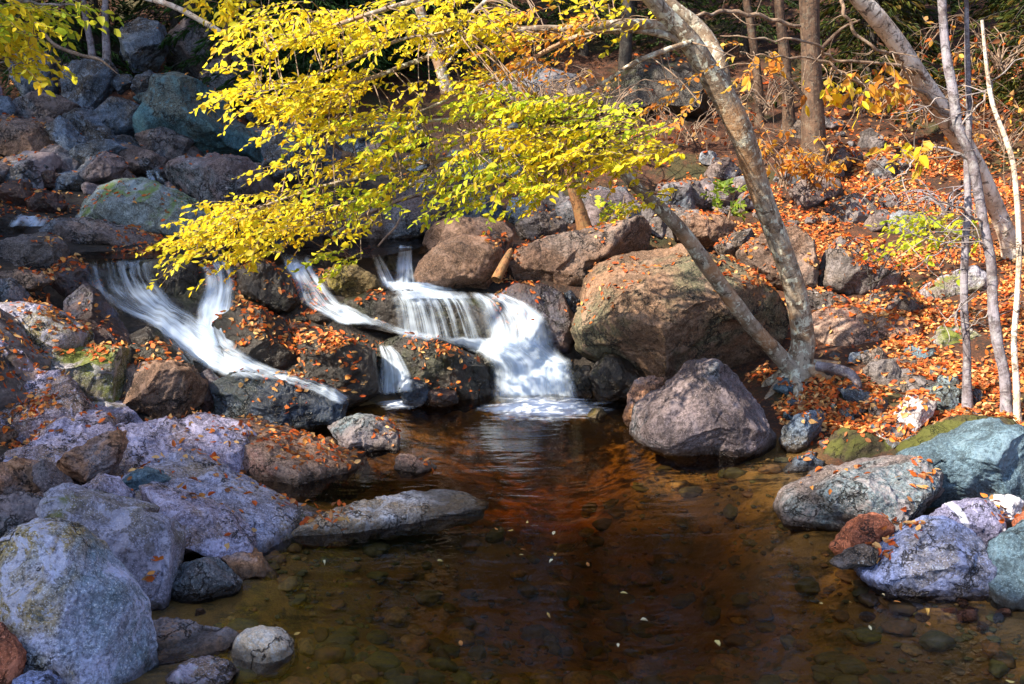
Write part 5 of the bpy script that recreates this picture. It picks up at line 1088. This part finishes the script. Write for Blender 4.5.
thin_tree('beech_tree', 'yellow leaved tree high above the upper left rocks', '225 70 10.6 5  228 30 10.6 4.4  232 -20 10.5 4  240 -80 10.4 3', 'brown', ['229 20 10.6 2  250 0 10.4 1.6  270 -10 10.2 1', '231 -10 10.5 2  215 -18 10.3 1.4  200 -20 10.2 1'],
          'yellow leaved trees', leaves=[(245, 8, 26, 12, 10.2, 12, YEL, dict(size=.08, dirp=(-.4, -.4), length=(.2, .4), leaves=(8, 12), dY=.3, link=1.2)), (212, -6, 24, 10, 10.2, 8, YEL, dict(size=.08, dirp=(-.4, -.4), length=(.2, .4), leaves=(8, 12), dY=.3, link=1.2))])

# conifers
def make_spruce(label, group, h=6.5, cols=((.035, .065, .018), (.05, .09, .02), (.025, .05, .018), (.07, .10, .02))):
    t = root('spruce_tree', (0, 0, 0), label, 'tree', group); tb = Tubes(); tb.add([(0, 0, -.2, .11), (.02, 0, h * .5, .07), (0, 0, h, .01)], 9, 8, .08); tb.build('trunk', BK['dark'], t)
    L = Leaves(); br = Tubes()
    for k in range(78):
        z = h * (.06 + .92 * (k / 78)); ln = (1 - z / h) * 1.45 + .18; a = k * 2.4 + rng.uniform(-.4, .4); ln *= rng.uniform(.65, 1.15)
        d = np.array([math.cos(a), math.sin(a), 0]); sd = np.array([-d[1], d[0], 0]); pts = []
        for s in np.linspace(0, 1, 5): pts.append(np.array([0, 0, z]) + d * ln * s + np.array([0, 0, .12 * ln * s - .42 * ln * s * s]))
        br.add([(*p, .011 * (1 - .8 * i / 4)) for i, p in enumerate(pts)], 4, 2, 0)
        P = catmull(pts, 6)
        for i in range(int(80 * ln) + 20):
            s = rng.uniform(.12, 1); p = P[int(s * (len(P) - 1))]; w = .30 * ln * (1.05 - s) + .06
            q = p + sd * rng.uniform(-w, w) - np.array([0, 0, rng.uniform(0, .08)])
            L.add(q, d * .8 + sd * np.sign((q - p) @ sd) * .6 - np.array([0, 0, rng.uniform(.1, .7)]), np.array([0, 0, 1.0]) + rng.normal(size=3) * .5, rng.uniform(.07, .16), np.array(cols[int(rng.integers(len(cols)))]) * rng.uniform(.7, 1.2))
    br.build('limbs', BK['dark'], t); L.build('crown', M_NEEDLE, t, narrow=.3); return t
def stand(proto, spots, label, group):
    for i, (x, y, s) in enumerate(spots):
        z = float(height(x, y)[0]); a = rng.uniform(0, 6.28)
        if i == 0: proto.location = (x, y, z); proto.rotation_euler = (0, 0, a); proto.scale = (s, s, s)
        else: copy_tree(proto, (x, y, z), a, s, label, group)
g = 'spruces in the woods behind'; lb = 'dark spruce tree in the shaded woods above the stream'
spots = [(-.2, 12.6, .5), (.9, 12.9, .55), (1.9, 12.7, .5), (-1.0, 12.7, .5), (2.9, 13.0, .55), (-1.2, 13.6, .8), (1.6, 14.2, .9), (4.6, 13.4, .85), (6.4, 12.2, .8), (-4.0, 14.6, .9), (-6.6, 13.5, .9), (.2, 16.4, 1.1), (3.2, 16.6, 1.1), (-2.8, 17, 1.1), (6.2, 16, 1.1), (-5.6, 17.6, 1.2), (8.6, 14.4, 1.1), (-8.6, 16, 1.2), (-8.4, 12, 1.1), (-5.3, 13.3, .6), (-4.4, 13.7, .7), (1.8, 19.5, 1.3), (-1.5, 20.5, 1.3), (5, 20, 1.3), (-5, 21.5, 1.3), (9, 19, 1.3), (-9.5, 21, 1.3), (8.2, 10.2, .9)]
stand(make_spruce(lb, g), spots, lb, g)
lb2 = 'young green spruce on the slope behind the slender right trees'; g2 = 'young spruces at right'
BR = ((.06, .08, .014), (.09, .10, .016), (.04, .06, .014), (.13, .09, .02))
stand(make_spruce(lb2, g2, 3.6, BR), [(5.3, 10.4, .8), (4.0, 11.6, .75), (6.2, 9.6, .8)], lb2, g2)
lb3 = 'small spruce with dark green boughs at the back of the rock hollow'; g3 = 'small spruces at upper left'
stand(make_spruce(lb3, g3, 2.6, ((.03, .08, .02), (.04, .10, .025), (.025, .06, .02))), [(-2.35, 12.2, .9), (-1.7, 12.4, .9), (-5.6, 12.4, .8), (-3.1, 12.9, 1.0)], lb3, g3)

# unseen trees added up the left hillside to shade the pool and the near banks
def make_hardwood(label, group):
    t = root('shade_maple_tree', (0, 0, 0), label, 'tree', group); tb = Tubes(); tb.add([(0, 0, -.2, .2), (.05, .03, 2.4, .15), (0, .1, 4.4, .11), (.1, 0, 6.8, .05)], 12, 8, .08, .3); tb.build('trunk', BK['grey'], t)
    L = Leaves(); br = Tubes()
    for k in range(60):
        d = rand_unit(); e = np.array([0, .05, 4.9]) + d * rng.uniform(1.1, 2.0); a = np.array([0, .05, min(6.7, max(2.6, e[2] - rng.uniform(.2, .9)))]); ln = float(np.linalg.norm(e - a)); d = (e - a) / ln
        br.add([(*a, .035), (*((a + e) / 2 + rng.normal(size=3) * .12), .022), (*e, .006)], 6, 4, .05)
        for _ in range(150):
            s = rng.uniform(.35, 1.05); q = a + d * ln * s + rng.normal(size=3) * .34
            L.add(q, rand_unit() - np.array([0, 0, .3]), np.array([0, 0, 1.0]) + rng.normal(size=3) * .6, rng.uniform(.09, .14), np.array((YGR + YEL)[int(rng.integers(10))]) * rng.uniform(.6, 1))
    br.build('limbs', BK['grey'], t); L.build('crown', M_LEAF, t); return t
lb4 = 'yellow green maple added outside the view up the left hillside for shade'; g4 = 'added shade maples up the left hillside'
SHADE = [(-13.3, -3.4, 1.25), (-14, 2.2, 1.25), (-14, 5.7, 1.25), (-14, -2.0, 1.0), (-11.2, -2.7, 1.25)]
stand(make_hardwood(lb4, g4), SHADE, lb4, g4)

# ------------------------------------------------------------------ light and camera
w = bpy.data.worlds.new('World'); SC.world = w; w.use_nodes = True
nt = w.node_tree; nt.nodes.clear()
SUN_AZ, SUN_EL = math.radians(-118), math.radians(42)     # azimuth from +Y towards +X
sky = nt.nodes.new('ShaderNodeTexSky'); sky.sky_type = 'NISHITA'; sky.sun_disc = False
sky.sun_elevation = SUN_EL; sky.sun_rotation = SUN_AZ; sky.altitude = 300
bg = nt.nodes.new('ShaderNodeBackground'); bg.inputs['Strength'].default_value = .13
wo = nt.nodes.new('ShaderNodeOutputWorld'); nt.links.new(sky.outputs[0], bg.inputs[0]); nt.links.new(bg.outputs[0], wo.inputs[0])
sd = bpy.data.lights.new('sun', 'SUN'); sd.energy = 5; sd.angle = math.radians(.6); sd.color = (1, .89, .72)
so = bpy.data.objects.new('sun', sd); COL.objects.link(so)
dsun = Vector((math.sin(SUN_AZ) * math.cos(SUN_EL), math.cos(SUN_AZ) * math.cos(SUN_EL), math.sin(SUN_EL)))
so.rotation_euler = dsun.to_track_quat('Z', 'Y').to_euler(); so.location = dsun * 30
cd = bpy.data.cameras.new('camera'); cam = bpy.data.objects.new('camera', cd); COL.objects.link(cam)
cd.sensor_width = 36; cd.lens = 36 * F / W; cd.clip_end = 500; cd.clip_start = .05
cam.location = CAM; cam.rotation_euler = (math.pi / 2 - PITCH, 0, 0); SC.camera = cam
SC.view_settings.view_transform = 'Standard'; SC.view_settings.look = 'None'; SC.view_settings.gamma = 1
SC.view_settings.exposure = 1.42; SC.view_settings.use_curve_mapping = False
SC.render.resolution_x, SC.render.resolution_y = W, H
SC.cycles.transparent_max_bounces = 24; SC.cycles.max_bounces = 8; SC.cycles.use_denoising = True
for r_ in ROOTS:
    if '_loc' in r_: del r_['_loc']
